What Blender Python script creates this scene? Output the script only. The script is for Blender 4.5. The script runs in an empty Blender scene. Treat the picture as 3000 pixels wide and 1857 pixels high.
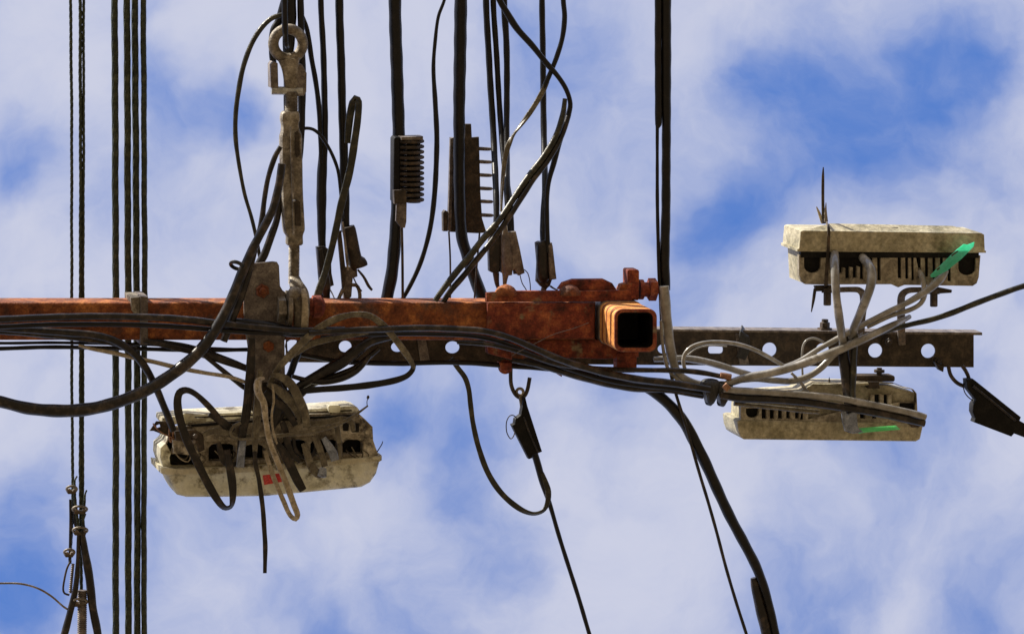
import bpy, bmesh, math, random
from mathutils import Vector, Matrix
random.seed(7)
S = bpy.context.scene
COL = S.collection

# ---------------------------------------------------------------- camera
ZC = Vector((-0.22, 0.12, -0.968)).normalized()          # world up, seen in camera axes
XC = Vector((1, 0, ZC.x/-ZC.z)).normalized()
XC = (XC - ZC*XC.dot(ZC)).normalized()
YC = ZC.cross(XC).normalized()
C2W = Matrix((XC, YC, ZC))                                # camera axes -> world
CAM = Vector((0.0, 0.0, 1.6))
DIST, PX = 8.0, 0.0006                                     # metres to the hardware, metres per photo pixel there
H0 = CAM.z + DIST*(C2W @ Vector((0, 0, -1))).z             # height of the crossarm's underside
cd = bpy.data.cameras.new('camera'); cam = bpy.data.objects.new('camera', cd); COL.objects.link(cam)
cam.matrix_world = Matrix.Translation(CAM) @ C2W.to_4x4()
cd.sensor_width = 36; cd.lens = 36*DIST/(3000*PX); cd.clip_start = 0.1; cd.clip_end = 2000
S.camera = cam
S.view_settings.view_transform = 'Standard'; S.view_settings.look = 'None'
S.view_settings.exposure = 0.75; S.view_settings.gamma = 1

def P(x, y, h=0.0):
    """point of the place seen at photo pixel x,y and standing h metres above the crossarm's underside"""
    d = C2W @ Vector(((x-1500)*PX/DIST, -(y-928.5)*PX/DIST, -1))
    return CAM + d*((H0+h-CAM.z)/d.z)
def SC(h=0.0):
    return PX*(H0+h-CAM.z)/(H0-CAM.z)

# ---------------------------------------------------------------- sun and sky
SUN_EL = math.radians(31); SUN_H = Vector((-0.64, -0.768, 0)).normalized()
SD = Vector((SUN_H.x*math.cos(SUN_EL), SUN_H.y*math.cos(SUN_EL), math.sin(SUN_EL)))
sl = bpy.data.lights.new('sun', 'SUN'); so = bpy.data.objects.new('sun', sl); COL.objects.link(so)
sl.energy = 5.0; sl.angle = math.radians(0.5); sl.color = (1.0, 0.93, 0.80)
so.rotation_euler = SD.to_track_quat('Z', 'Y').to_euler(); so.location = (-20, -18, 25)

W = bpy.data.worlds.new('World'); S.world = W; W.use_nodes = True
wn = W.node_tree.nodes; wl = W.node_tree.links; wn.clear()
def WN(t, **k):
    n = wn.new(t)
    for a, b in k.items(): setattr(n, a, b)
    return n
out = WN('ShaderNodeOutputWorld'); bg = WN('ShaderNodeBackground'); bg.inputs['Strength'].default_value = 0.09
sky = WN('ShaderNodeTexSky', sky_type='NISHITA', sun_disc=False)
sky.sun_elevation = SUN_EL; sky.sun_rotation = math.atan2(SUN_H.x, SUN_H.y); sky.air_density = 1.0; sky.dust_density = 0.6; sky.ozone_density = 1.6
tc = WN('ShaderNodeTexCoord'); sep = WN('ShaderNodeSeparateXYZ'); wl.new(tc.outputs['Generated'], sep.inputs[0])
def M(op, a, b=None, clamp=False):
    n = WN('ShaderNodeMath', operation=op, use_clamp=clamp)
    for i, v in enumerate((a, b)):
        if v is None: continue
        if isinstance(v, (int, float)): n.inputs[i].default_value = v
        else: wl.new(v, n.inputs[i])
    return n.outputs[0]
zz = M('MAXIMUM', sep.outputs[2], 0.08)
cmb = WN('ShaderNodeCombineXYZ'); wl.new(M('DIVIDE', sep.outputs[0], zz), cmb.inputs[0]); wl.new(M('DIVIDE', sep.outputs[1], zz), cmb.inputs[1])
# cloud layer: a flat deck overhead, warped by noise
K = PX/(H0-CAM.z)
def noise(vec, scale, detail, rough, out_='Fac', dist=0.0):
    n = WN('ShaderNodeTexNoise'); n.inputs['Scale'].default_value = scale; n.inputs['Detail'].default_value = detail
    n.inputs['Roughness'].default_value = rough; n.inputs['Distortion'].default_value = dist; wl.new(vec, n.inputs['Vector'])
    return n.outputs[out_]
wcol = noise(cmb.outputs[0], 14, 5, 0.55, 'Color')
vs = WN('ShaderNodeVectorMath', operation='SUBTRACT'); wl.new(wcol, vs.inputs[0]); vs.inputs[1].default_value = (.5, .5, .5)
vm = WN('ShaderNodeVectorMath', operation='SCALE'); wl.new(vs.outputs[0], vm.inputs[0]); vm.inputs['Scale'].default_value = 0.06
va = WN('ShaderNodeVectorMath', operation='ADD'); wl.new(cmb.outputs[0], va.inputs[0]); wl.new(vm.outputs[0], va.inputs[1])
flat = WN('ShaderNodeVectorMath', operation='MULTIPLY'); wl.new(va.outputs[0], flat.inputs[0]); flat.inputs[1].default_value = (1, 1, 0)
BL = [  # gaps in the cloud: pixel, radius, how open
 (2480,150,240,.30),(2790,190,230,.72),(2900,230,150,.3),(2390,200,190,.50),(2590,340,200,.42),(2330,420,200,.60),(2180,290,160,.30),(2170,190,150,.55),(2080,610,170,.85),(2220,520,200,.34),(2480,480,180,.36),(1960,800,170,.30),(2020,480,150,.25),
 (2400,330,620,.22),(2950,60,200,.40),(2700,60,200,.28),(2450,20,300,.18),(2700,430,260,.25),(2900,560,200,.15),
 (60,410,180,.72),(30,530,140,.4),(540,300,190,.50),(740,310,110,.50),(700,330,130,.3),(420,230,120,.30),(300,620,180,.22),(1050,590,230,.32),(330,60,150,.2),
 (1640,60,260,.52),(1500,330,200,.22),(1720,860,230,.38),(1850,1190,210,.50),(1950,1010,180,.3),(1120,1160,150,.72),(1420,1290,250,.48),(1540,1560,200,.52),(1350,1130,150,.3),
 (2620,1500,300,.45),(2790,1240,200,.50),(2500,1420,160,.3),(2370,1800,300,.48),(20,1780,220,.75),(90,1500,150,.35),(1030,1720,330,.52),(950,1850,120,.50),(2930,1800,240,.5),(660,1330,220,.25),(2960,960,160,.35),(430,1500,220,.2),(1250,1450,200,.2),
 (100,110,230,-.3),(620,130,260,-.3),(1200,180,320,-.25),(120,1080,320,-.3),(1920,1500,330,-.35),(2100,1330,250,-.3),(2850,420,200,-.12),(2700,1760,260,-.3),(1150,1400,260,-.2),(2800,830,200,-.15),(2350,1650,200,-.2),(900,400,200,-.1),(600,1000,300,-.15),(2080,120,180,-.2)]
tot = None
for (bx, by, br, bw) in BL:
    d = C2W @ Vector(((bx-1500)*PX/DIST, -(by-928.5)*PX/DIST, -1)); cx, cy = d.x/d.z, d.y/d.z
    n = WN('ShaderNodeVectorMath', operation='DISTANCE'); wl.new(flat.outputs[0], n.inputs[0]); n.inputs[1].default_value = (cx, cy, 0)
    mr = WN('ShaderNodeMapRange', interpolation_type='SMOOTHERSTEP'); wl.new(n.outputs['Value'], mr.inputs[0])
    mr.inputs[1].default_value = 0; mr.inputs[2].default_value = br*K*1.45; mr.inputs[3].default_value = bw*1.25; mr.inputs[4].default_value = 0
    tot = mr.outputs[0] if tot is None else M('ADD', tot, mr.outputs[0])
f1 = noise(flat.outputs[0], 19, 9, 0.56, dist=0.25); f2 = noise(flat.outputs[0], 75, 8, 0.62, dist=.2)
dens = M('ADD', M('MULTIPLY', M('SUBTRACT', f1, 0.5), 2.6), M('ADD', M('MULTIPLY', M('SUBTRACT', f2, 0.5), 0.85), M('MULTIPLY', M('SUBTRACT', noise(flat.outputs[0], 260, 6, .65), 0.5), 0.22)))
dens = M('SUBTRACT', M('ADD', dens, 0.70), tot, )
mrd = WN('ShaderNodeMapRange', interpolation_type='SMOOTHSTEP'); wl.new(dens, mrd.inputs[0]); mrd.inputs[1].default_value = -1.10; mrd.inputs[2].default_value = 1.30
skm = WN('ShaderNodeMix', data_type='RGBA', blend_type='MULTIPLY'); skm.inputs['Factor'].default_value = 1
wl.new(sky.outputs[0], skm.inputs[6]); skm.inputs[7].default_value = (0.95, 1.38, 2.15, 1)
mx = WN('ShaderNodeMix', data_type='RGBA'); wl.new(mrd.outputs[0], mx.inputs['Factor']); wl.new(skm.outputs[2], mx.inputs[6])
mx.inputs[7].default_value = (3.95, 4.12, 5.1, 1)
wl.new(mx.outputs[2], bg.inputs['Color']); wl.new(bg.outputs[0], out.inputs[0])

# ---------------------------------------------------------------- materials
MATS = {}
def mat(name, cols, scale=60, rough=0.6, metal=0.0, bump=0.2, bscale=None, spots=None, sscale=25, sthr=(0.55, 0.62), bands=None, spec=0.5, trans=0.0, coat=0.0, stretch=None, grit=.42, thin=0):
    m = bpy.data.materials.new(name); m.use_nodes = True; nt = m.node_tree; N = nt.nodes; L = nt.links
    b = N['Principled BSDF']; tc = N.new('ShaderNodeTexCoord'); vec = tc.outputs['Object']
    if stretch:
        mp = N.new('ShaderNodeMapping'); mp.inputs['Scale'].default_value = stretch; L.new(vec, mp.inputs[0]); vec = mp.outputs[0]
    n = N.new('ShaderNodeTexNoise'); n.inputs['Scale'].default_value = scale; n.inputs['Detail'].default_value = 7; n.inputs['Roughness'].default_value = 0.65
    L.new(vec, n.inputs['Vector'])
    r = N.new('ShaderNodeValToRGB'); e = r.color_ramp.elements
    k = len(cols); e[0].position = 0.32; e[1].position = 0.68
    for i in range(1, k-1): e.new(0.32+0.36*i/(k-1))
    for i, c in enumerate(cols): e[i].color = (*c, 1)
    L.new(n.outputs['Fac'], r.inputs[0]); col = r.outputs[0]
    if bands:                                               # second colour laid in wavy bands along z
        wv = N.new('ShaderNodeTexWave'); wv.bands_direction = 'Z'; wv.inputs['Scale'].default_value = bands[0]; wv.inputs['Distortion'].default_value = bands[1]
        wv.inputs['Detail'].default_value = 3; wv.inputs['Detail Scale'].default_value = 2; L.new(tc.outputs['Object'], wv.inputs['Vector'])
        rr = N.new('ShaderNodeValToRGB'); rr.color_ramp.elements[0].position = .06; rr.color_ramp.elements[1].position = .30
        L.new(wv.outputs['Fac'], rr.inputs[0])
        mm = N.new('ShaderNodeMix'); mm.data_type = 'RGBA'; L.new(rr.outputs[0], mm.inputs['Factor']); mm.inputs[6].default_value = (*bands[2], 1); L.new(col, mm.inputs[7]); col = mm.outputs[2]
    if spots:
        n2 = N.new('ShaderNodeTexNoise'); n2.inputs['Scale'].default_value = sscale; n2.inputs['Detail'].default_value = 9; n2.inputs['Roughness'].default_value = 0.7
        L.new(tc.outputs['Object'], n2.inputs['Vector'])
        m2 = N.new('ShaderNodeMapRange'); m2.inputs[1].default_value = sthr[0]; m2.inputs[2].default_value = sthr[1]; L.new(n2.outputs['Fac'], m2.inputs[0])
        mm = N.new('ShaderNodeMix'); mm.data_type = 'RGBA'; L.new(m2.outputs[0], mm.inputs['Factor']); L.new(col, mm.inputs[6]); mm.inputs[7].default_value = (*spots, 1); col = mm.outputs[2]
    gn = N.new('ShaderNodeTexNoise'); gn.inputs['Scale'].default_value = scale*5.5; gn.inputs['Detail'].default_value = 8; gn.inputs['Roughness'].default_value = .75; L.new(vec, gn.inputs['Vector'])
    gm = N.new('ShaderNodeMapRange'); gm.inputs[1].default_value = .36; gm.inputs[2].default_value = .64; gm.inputs[3].default_value = 1-grit; gm.inputs[4].default_value = 1+grit*.7; L.new(gn.outputs['Fac'], gm.inputs[0])
    gv = N.new('ShaderNodeVectorMath'); gv.operation = 'SCALE'; L.new(col, gv.inputs[0]); L.new(gm.outputs[0], gv.inputs['Scale']); col = gv.outputs[0]
    L.new(col, b.inputs['Base Color']); b.inputs['Metallic'].default_value = metal
    b.inputs['Specular IOR Level'].default_value = spec; b.inputs['Coat Weight'].default_value = coat
    if trans: b.inputs['Transmission Weight'].default_value = trans
    rm = N.new('ShaderNodeMapRange'); rm.inputs[3].default_value = max(0.05, rough-0.15); rm.inputs[4].default_value = min(1, rough+0.15)
    n3 = N.new('ShaderNodeTexNoise'); n3.inputs['Scale'].default_value = scale*2.3; n3.inputs['Detail'].default_value = 5; L.new(vec, n3.inputs['Vector'])
    L.new(n3.outputs['Fac'], rm.inputs[0]); L.new(rm.outputs[0], b.inputs['Roughness'])
    if bump:
        bn = N.new('ShaderNodeTexNoise'); bn.inputs['Scale'].default_value = bscale or scale*4; bn.inputs['Detail'].default_value = 6; L.new(vec, bn.inputs['Vector'])
        bp = N.new('ShaderNodeBump'); bp.inputs['Strength'].default_value = bump; bp.inputs['Distance'].default_value = 0.002
        L.new(bn.outputs['Fac'], bp.inputs['Height']); L.new(bp.outputs[0], b.inputs['Normal'])
    if thin:                                                # thin plastic that lets the sun through
        tr = N.new('ShaderNodeBsdfTranslucent'); L.new(col, tr.inputs['Color']); ms = N.new('ShaderNodeMixShader'); ms.inputs[0].default_value = thin
        L.new(b.outputs[0], ms.inputs[1]); L.new(tr.outputs[0], ms.inputs[2]); L.new(ms.outputs[0], N['Material Output'].inputs['Surface'])
    MATS[name] = m; return m
mat('rust', [(.10,.028,.015),(.25,.076,.028),(.56,.21,.062)], 30, .8, 0, .8, 260, (.12,.06,.045), 14, (.52,.64), spec=.3)
mat('rust_red', [(.06,.018,.016),(.21,.045,.028),(.42,.13,.055)], 38, .8, 0, .8, 230, (.24,.19,.12), 26, (.58,.68), spec=.3)
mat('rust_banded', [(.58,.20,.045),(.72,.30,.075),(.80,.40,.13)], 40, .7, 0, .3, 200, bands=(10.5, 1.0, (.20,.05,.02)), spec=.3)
mat('galvanised', [(.07,.055,.050),(.17,.14,.125),(.32,.28,.24)], 60, .55, .2, .35, 300, (.16,.06,.03), 30, (.60,.70))
mat('galv_tan', [(.08,.066,.050),(.23,.195,.15),(.48,.43,.35)], 50, .6, .25, .4, 320, (.13,.07,.04), 40, (.58,.70))
mat('dark_steel', [(.018,.012,.010),(.055,.040,.028),(.13,.095,.065)], 40, .6, .3, .3, 240, (.15,.08,.04), 22, (.60,.72))
mat('bright_steel', [(.30,.30,.29),(.45,.45,.43),(.6,.6,.57)], 80, .4, .6, .2)
mat('black_cable', [(.003,.003,.004),(.005,.004,.005),(.014,.011,.009)], 70, .36, 0, .1, 400, spec=.35, grit=.25)
mat('dusty_cable', [(.006,.004,.004),(.016,.012,.010),(.085,.062,.045)], 45, .33, 0, .12, 350, spec=.4, grit=.25)
mat('olive_cable', [(.006,.006,.004),(.022,.021,.012),(.085,.075,.04)], 55, .38, 0, .35, 380)
mat('strand', [(.008,.013,.007),(.024,.034,.017),(.08,.088,.05)], 90, .55, .1, .4, 500)
mat('grey_cable', [(.14,.13,.11),(.28,.265,.24),(.48,.46,.43)], 25, .3, 0, .1, 300, (.10,.08,.05), 30, (.60,.72), coat=.4, grit=.15)
mat('clear_cable', [(.045,.036,.025),(.13,.11,.075),(.30,.265,.19)], 60, .3, .0, .3, 350, (.06,.045,.03), 30, (.55,.68))
mat('tan_cable', [(.24,.19,.12),(.40,.33,.23),(.58,.50,.38)], 50, .45, 0, .3, 300, (.12,.09,.06), 45, (.56,.68))
mat('blue_cable', [(.10,.11,.14),(.22,.25,.32),(.40,.43,.50)], 60, .35, .1, .2, 300)
mat('cream_plastic', [(.34,.30,.19),(.46,.41,.28),(.62,.57,.42)], 20, .55, 0, .35, 260, (.11,.10,.045), 15, (.50,.72))
mat('dirty_cream', [(.12,.10,.07),(.32,.275,.20),(.58,.53,.41)], 30, .65, 0, .35, 260, (.05,.035,.025), 22, (.54,.66))
mat('white_plastic', [(.62,.56,.38),(.86,.81,.64),(.92,.90,.82)], 16, .5, 0, .25, 240, (.14,.105,.05), 26, (.50,.64), grit=.15, thin=.45)
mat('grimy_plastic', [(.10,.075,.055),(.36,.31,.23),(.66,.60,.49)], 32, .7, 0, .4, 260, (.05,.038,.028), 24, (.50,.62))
mat('black_plastic_and_shade', [(.003,.003,.003),(.007,.006,.006),(.018,.016,.014)], 60, .6, 0, .3, 300, spec=.2)  # black plastic parts; also the shade painted on tube and port liners
mat('black_tape', [(.010,.010,.010),(.022,.021,.02),(.05,.045,.04)], 90, .45, 0, .5, 300, stretch=(3,1,1))
mat('green_tag', [(.16,.78,.52),(.22,.88,.64),(.34,.92,.74)], 40, .45, 0, .1, grit=.1, thin=.65)
mat('lime_tag', [(.20,.75,.30),(.32,.88,.42),(.45,.92,.55)], 40, .45, 0, .1, grit=.1, thin=.65)
mat('red_label', [(.55,.03,.03),(.72,.06,.06),(.80,.14,.12)], 60, .5, 0, .1, None, (.35,.25,.18), 60, (.56,.66))
mat('copper', [(.20,.09,.05),(.38,.20,.12),(.50,.30,.20)], 80, .5, .4, .2)
mat('ground', [(.125,.088,.042),(.16,.115,.058),(.20,.145,.08)], 0.7, .9, 0, .3, 30)

# ---------------------------------------------------------------- geometry helpers
class MB:                                                   # a mesh in the making: vertices in world metres
    def __init__(s): s.v = []; s.f = []; s.sm = []
    def add(s, vs, fs, smooth=True):
        o = len(s.v); s.v += [Vector(v) for v in vs]; s.f += [tuple(i+o for i in f) for f in fs]; s.sm += [smooth]*len(fs); return s
def centre(v):
    lo = Vector([min(p[i] for p in v) for i in range(3)]); hi = Vector([max(p[i] for p in v) for i in range(3)]); return (lo+hi)/2
def obj(name, mb, m, parent=None, label=None, cat=None, group=None, kind=None, origin=None, sharp=38):
    root = parent
    if parent is None:
        org = origin if origin else centre(mb.v); loc = org
    else:
        org = Vector(parent['_o']); loc = Vector((0, 0, 0))
    me = bpy.data.meshes.new(name); me.from_pydata([p-org for p in mb.v], [], mb.f); me.update()
    bm = bmesh.new(); bm.from_mesh(me); bmesh.ops.recalc_face_normals(bm, faces=bm.faces); bm.to_mesh(me); bm.free()
    me.polygons.foreach_set('use_smooth', mb.sm if len(mb.sm) == len(me.polygons) else [True]*len(me.polygons))
    if hasattr(me, 'set_sharp_from_angle'): me.set_sharp_from_angle(angle=math.radians(sharp))
    me.materials.append(MATS[m]); o = bpy.data.objects.new(name, me); COL.objects.link(o); o.location = loc
    if parent: o.parent = parent
    o['_o'] = tuple(org)
    if label: o['label'] = label
    if cat: o['category'] = cat
    if group: o['group'] = group
    if kind: o['kind'] = kind
    return o
def thing(name, label, cat, at, group=None):
    o = bpy.data.objects.new(name, None); COL.objects.link(o); o.location = at; o.empty_display_size = 0.02
    o['_o'] = tuple(at); o['label'] = label; o['category'] = cat
    if group: o['group'] = group
    return o

def sec_round(n=12): return [(math.cos(2*math.pi*i/n), math.sin(2*math.pi*i/n)) for i in range(n)]
def sec_sq(asp=1, p=6, n=24):
    r = []
    for i in range(n):
        t = 2*math.pi*i/n; c, s_ = math.cos(t), math.sin(t); k = (abs(c)**p+abs(s_)**p)**(-1/p); r.append((c*k, s_*k*asp))
    return r
def sec_flat(asp=.34, ribs=4, n=40):
    r = []
    for i in range(n):
        t = 2*math.pi*i/n; x = math.cos(t); k = (abs(math.cos(t))**4+abs(math.sin(t))**4)**(-.25)
        x = math.cos(t)*k; y = math.sin(t)*k*asp*(0.80+0.20*abs(math.sin(math.pi*ribs*(x+1)/2))); r.append((x, y))
    return r
def sec_lobe(k=6, d=.16, n=None):
    n = n or k*5
    return [((1-d+d*abs(math.cos(k*math.pi*i/n)))*math.cos(2*math.pi*i/n), (1-d+d*abs(math.cos(k*math.pi*i/n)))*math.sin(2*math.pi*i/n)) for i in range(n)]

def spline(pts, step, closed=False):
    """Catmull-Rom through rows of numbers; step in px"""
    n = len(pts); res = []
    if n == 2 and not closed:
        a, b = pts; k = max(2, int(math.hypot(b[0]-a[0], b[1]-a[1])/step)+1)
        return [tuple(a[j]+(b[j]-a[j])*i/(k-1) for j in range(len(a))) for i in range(k)]
    segs = n if closed else n-1
    for i in range(segs):
        g = lambda q: pts[q % n] if closed else pts[max(0, min(n-1, q))]
        p0, p1, p2, p3 = g(i-1), g(i), g(i+1), g(i+2)
        if not closed and i == 0: p0 = tuple(2*a-b for a, b in zip(p1, p2))
        if not closed and i == n-2: p3 = tuple(2*b-a for a, b in zip(p1, p2))
        L = max(1e-6, math.dist(p1[:2], p2[:2])); L0 = max(1e-6, math.dist(p0[:2], p1[:2])); L2 = max(1e-6, math.dist(p2[:2], p3[:2]))
        m1 = [((b-a)/(L0+L)) * L for a, b in zip(p0, p2)] if L0 < 3*L else [b-a for a, b in zip(p1, p2)]
        m2 = [((b-a)/(L2+L)) * L for a, b in zip(p1, p3)] if L2 < 3*L else [b-a for a, b in zip(p1, p2)]
        k = max(2, int(L/step)+1)
        for j in range(k):
            t = j/k; h00 = 2*t**3-3*t*t+1; h10 = t**3-2*t*t+t; h01 = -2*t**3+3*t*t; h11 = t**3-t*t
            res.append(tuple(h00*a+h10*c+h01*b+h11*d for a, b, c, d in zip(p1, p2, m1, m2)))
    if not closed: res.append(tuple(pts[-1]))
    return res

def sweep(pts, w, sec=None, h=0.0, step=9, twist=None, pitch=None, closed=False, jit=0.0, raw=False, cap=True, mb=None, smooth=True):
    """pts rows (x,y[,h]) in photo px + height; w full width in px (number or list); raw: no smoothing"""
    sec = sec or sec_round(); mb = mb or MB(); n = len(pts)
    ws = w if isinstance(w, (list, tuple)) else [w]*n
    tw = twist if isinstance(twist, (list, tuple)) else [twist or 0]*n
    rows = [(p[0], p[1], p[2] if len(p) > 2 else h, ws[i], tw[i]) for i, p in enumerate(pts)]
    if not raw: rows = spline(rows, step, closed)
    ph = [random.uniform(0, 6.28) for _ in range(6)]
    C = []; R = []; T = []
    dist = 0
    for i, (x, y, hh, ww, t) in enumerate(rows):
        if i: dist += math.hypot(x-rows[i-1][0], y-rows[i-1][1])
        jx = jit*(math.sin(dist/37+ph[0])+.6*math.sin(dist/83+ph[1])) if jit else 0
        jy = jit*(math.sin(dist/41+ph[2])+.6*math.sin(dist/71+ph[3])) if jit else 0
        q = P(x+jx, y+jy, hh); C.append(q); R.append(max(.0003, ww/2*SC(hh)*(1+(.03*math.sin(dist/13+ph[4]) if jit else 0))))
        T.append(math.radians(t)+(2*math.pi*dist/pitch if pitch else 0))
    m = len(C); k = len(sec); vs = []; up = Vector((0, 0, -1)); prev = None
    for i in range(m):
        a = C[(i-1) % m] if (closed or i) else C[0]; b = C[(i+1) % m] if (closed or i < m-1) else C[-1]
        d = (b-a); d = d.normalized() if d.length > 1e-9 else Vector((0, 1, 0))
        u = up.cross(d)
        if u.length < .15: u = prev if prev is not None else Vector((1, 0, 0)).cross(d)
        u = (u-d*u.dot(d)).normalized()
        if prev is not None and abs(u.dot(prev)) < .5 and up.cross(d).length < .3: u = (prev-d*prev.dot(d)).normalized()
        prev = u; v = d.cross(u); ct, st = math.cos(T[i]), math.sin(T[i])
        for (sx, sy) in sec:
            X = sx*ct-sy*st; Y = sx*st+sy*ct; vs.append(C[i]+(u*X+v*Y)*R[i])
    fs = []
    for i in range(m if closed else m-1):
        j = (i+1) % m
        for q in range(k):
            r_ = (q+1) % k; fs.append((i*k+q, i*k+r_, j*k+r_, j*k+q))
    if cap and not closed: fs += [tuple(range(k))[::-1], tuple((m-1)*k+q for q in range(k))]
    mb.add(vs, fs, smooth); return mb

def prism(outline, h0, h1, holes=(), bevel=1.5, mb=None, at_h=None, res=2):
    """outline in photo px as seen at height h0 (its underside), extruded up to h1, edges bevelled by `bevel` px"""
    mb = mb or MB(); c = bpy.data.curves.new('t', 'CURVE'); c.dimensions = '2D'; c.fill_mode = 'BOTH'
    b = bevel*PX; hh = (h1-h0)/2; b = min(b, hh*.9); c.extrude = hh-b; c.bevel_depth = b; c.bevel_resolution = res if b > 0 else 0; c.offset = -b
    o = P(*outline[0], h0)
    for pl in [outline]+list(holes):
        s_ = c.splines.new('POLY'); s_.points.add(len(pl)-1); s_.use_cyclic_u = True
        for i, (x, y) in enumerate(pl):
            q = P(x, y, h0 if at_h is None else at_h)-o+(Vector((0, 0, h0-at_h)) if at_h is not None else Vector()); s_.points[i].co = (q.x, q.y, 0, 1)
    ob = bpy.data.objects.new('t', c); COL.objects.link(ob)
    dg = bpy.context.evaluated_depsgraph_get(); me = bpy.data.meshes.new_from_object(ob.evaluated_get(dg))
    z = o.z+hh
    mb.add([Vector((v.co.x+o.x, v.co.y+o.y, v.co.z+z)) for v in me.vertices], [tuple(p.vertices) for p in me.polygons])
    bpy.data.objects.remove(ob); bpy.data.meshes.remove(me); bpy.data.curves.remove(c); return mb
def rnd(x0, y0, x1, y1, r=6, n=4, rot=0):
    pts = []; cx, cy = (x0+x1)/2, (y0+y1)/2
    for (px, py, a0) in ((x1-r, y1-r, 0), (x0+r, y1-r, 90), (x0+r, y0+r, 180), (x1-r, y0+r, 270)):
        for i in range(n+1):
            a = math.radians(a0+90*i/n); pts.append((px+r*math.cos(a), py+r*math.sin(a)))
    if rot:
        c, s_ = math.cos(math.radians(rot)), math.sin(math.radians(rot)); pts = [(cx+(x-cx)*c-(y-cy)*s_, cy+(x-cx)*s_+(y-cy)*c) for x, y in pts]
    return pts
def circ(cx, cy, r, n=20, ry=None, a0=0): return [(cx+r*math.cos(2*math.pi*i/n+a0), cy+(ry or r)*math.sin(2*math.pi*i/n+a0)) for i in range(n)]
def arch(x0, y0, x1, y1, n=8):                              # port: straight sides, rounded lower end
    r = (x1-x0)/2; return [(x0, y0)]+[(x0+r-r*math.cos(math.pi*i/n), y1-r*.8+r*.8*math.sin(math.pi*i/n)) for i in range(n+1)]+[(x1, y0)]
def lathe(x, y, h, axis, prof, n=20, mb=None, smooth=True, a0=0):
    """profile rows (distance along axis, radius) in px from photo point x,y at height h; axis a world vector"""
    mb = mb or MB(); o = P(x, y, h); a = Vector(axis).normalized(); u = a.orthogonal().normalized(); v = a.cross(u); k = PX; vs = []
    for (t, r) in prof:
        for i in range(n):
            g = 2*math.pi*i/n+a0; vs.append(o+a*t*k+(u*math.cos(g)+v*math.sin(g))*max(r, .01)*k)
    fs = [(i*n+q, i*n+(q+1) % n, (i+1)*n+(q+1) % n, (i+1)*n+q) for i in range(len(prof)-1) for q in range(n)]
    fs += [tuple(range(n))[::-1], tuple((len(prof)-1)*n+q for q in range(n))]
    mb.add(vs, fs, smooth); return mb
DOWN = (0, 0, -1); UPI = (0, -1, 0); RT = (1, 0, 0); LT = (-1, 0, 0)
def bolt(mb, x, y, h, r, hgt=14, shank=True, axis=DOWN, a0=.3):
    lathe(x, y, h, axis, [(0, r*1.45), (3, r*1.45)], 20, mb, False)
    lathe(x, y, h, axis, [(3, r), (3+hgt*.8, r), (3+hgt, r*.86)], 6, mb, False, a0)
    if shank: lathe(x, y, h, axis, [(3, r*.5), (hgt+10, r*.5), (hgt+12, r*.4)], 12, mb)
    return mb
def cable(name, label, pts, w, m, h=0.0, cat='cable', group=None, sec=None, jit=.2, **k):
    return obj(name, sweep(pts, w, sec, h, jit=jit, **k), m, None, label, cat, group)
def ellring(cx, cy, rx, ry, h, n=14, dh=0, rot=0):
    c, s_ = math.cos(math.radians(rot)), math.sin(math.radians(rot)); r = []
    for i in range(n):
        a = 2*math.pi*i/n; x, y = rx*math.cos(a), ry*math.sin(a); r.append((cx+x*c-y*s_, cy+x*s_+y*c, h+dh*math.sin(a)))
    return r
FLAT4 = sec_flat(); FLAT2 = sec_flat(.5, 2, 28)

# ---------------------------------------------------------------- ground (out of the picture; throws daylight up on the hardware)
g = MB(); n = 24
for i in range(n+1):
    for j in range(n+1): g.v.append(Vector(((i/n-.5)*600, (j/n-.5)*600, 0)))
for i in range(n):
    for j in range(n): g.f.append((i*(n+1)+j, (i+1)*(n+1)+j, (i+1)*(n+1)+j+1, i*(n+1)+j+1)); g.sm.append(False)
obj('ground', g, 'ground', kind='structure', origin=Vector((0, 0, 0)))

# ================================================================ CROSSARM
ca = thing('crossarm', 'rusty brown square steel tube crossing the picture from the left edge', 'crossarm', P(900, 934, 0))
obj('tube', prism([(-900, 886), (1746, 886), (1746, 997), (-900, 997)], 0.0, 0.072, bevel=10, res=4), 'rust', ca)
mb = prism([(1425, 858), (1500, 853), (1700, 852), (1846, 850), (1852, 858), (1852, 884), (1425, 884)], -0.006, 0.006, bevel=2.5)
obj('flange_plate', mb, 'rust_red', ca)
obj('side_plate', prism([(1428, 1000), (1530, 1000), (1560, 996), (1800, 996), (1872, 1006), (1872, 1046), (1770, 1052), (1560, 1046), (1500, 1054), (1430, 1036)], 0.004, 0.03, bevel=3), 'rust_red', ca)
obj('sleeve', prism([(1428, 888), (1742, 888), (1742, 992), (1428, 992)], -0.010, 0.0, bevel=3), 'rust_red', ca)
for x in (1482, 1668):
    obj('bolt_head', lathe(x, 864, 0.0, UPI, [(0, 33), (6, 33), (14, 30), (22, 24), (28, 14), (31, 4)], 24), 'rust', ca)
obj('handle_rib', prism([(1636, 848), (1650, 829), (1680, 819), (1770, 818), (1795, 830), (1808, 850), (1780, 852), (1700, 852)], 0.004, 0.022, bevel=5), 'rust_red', ca)
mb = prism(rnd(1838, 790, 1873, 880, 6), -0.004, 0.03, bevel=3)
obj('lug', mb, 'rust_red', ca)
mb = lathe(1872, 848, 0.012, RT, [(0, 30), (12, 30), (12, 22), (28, 22)], 12, None, False); lathe(1900, 848, 0.012, RT, [(0, 34), (22, 34), (24, 28)], 6, mb, False); lathe(1922, 848, .012, RT, [(0, 12), (8, 12)], 10, mb)
obj('nut', mb, 'rust_red', ca)
obj('ear', prism([(1812, 850), (1820, 834), (1836, 830), (1842, 840), (1842, 856)], -.002, .02, bevel=4), 'rust', ca)
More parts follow.
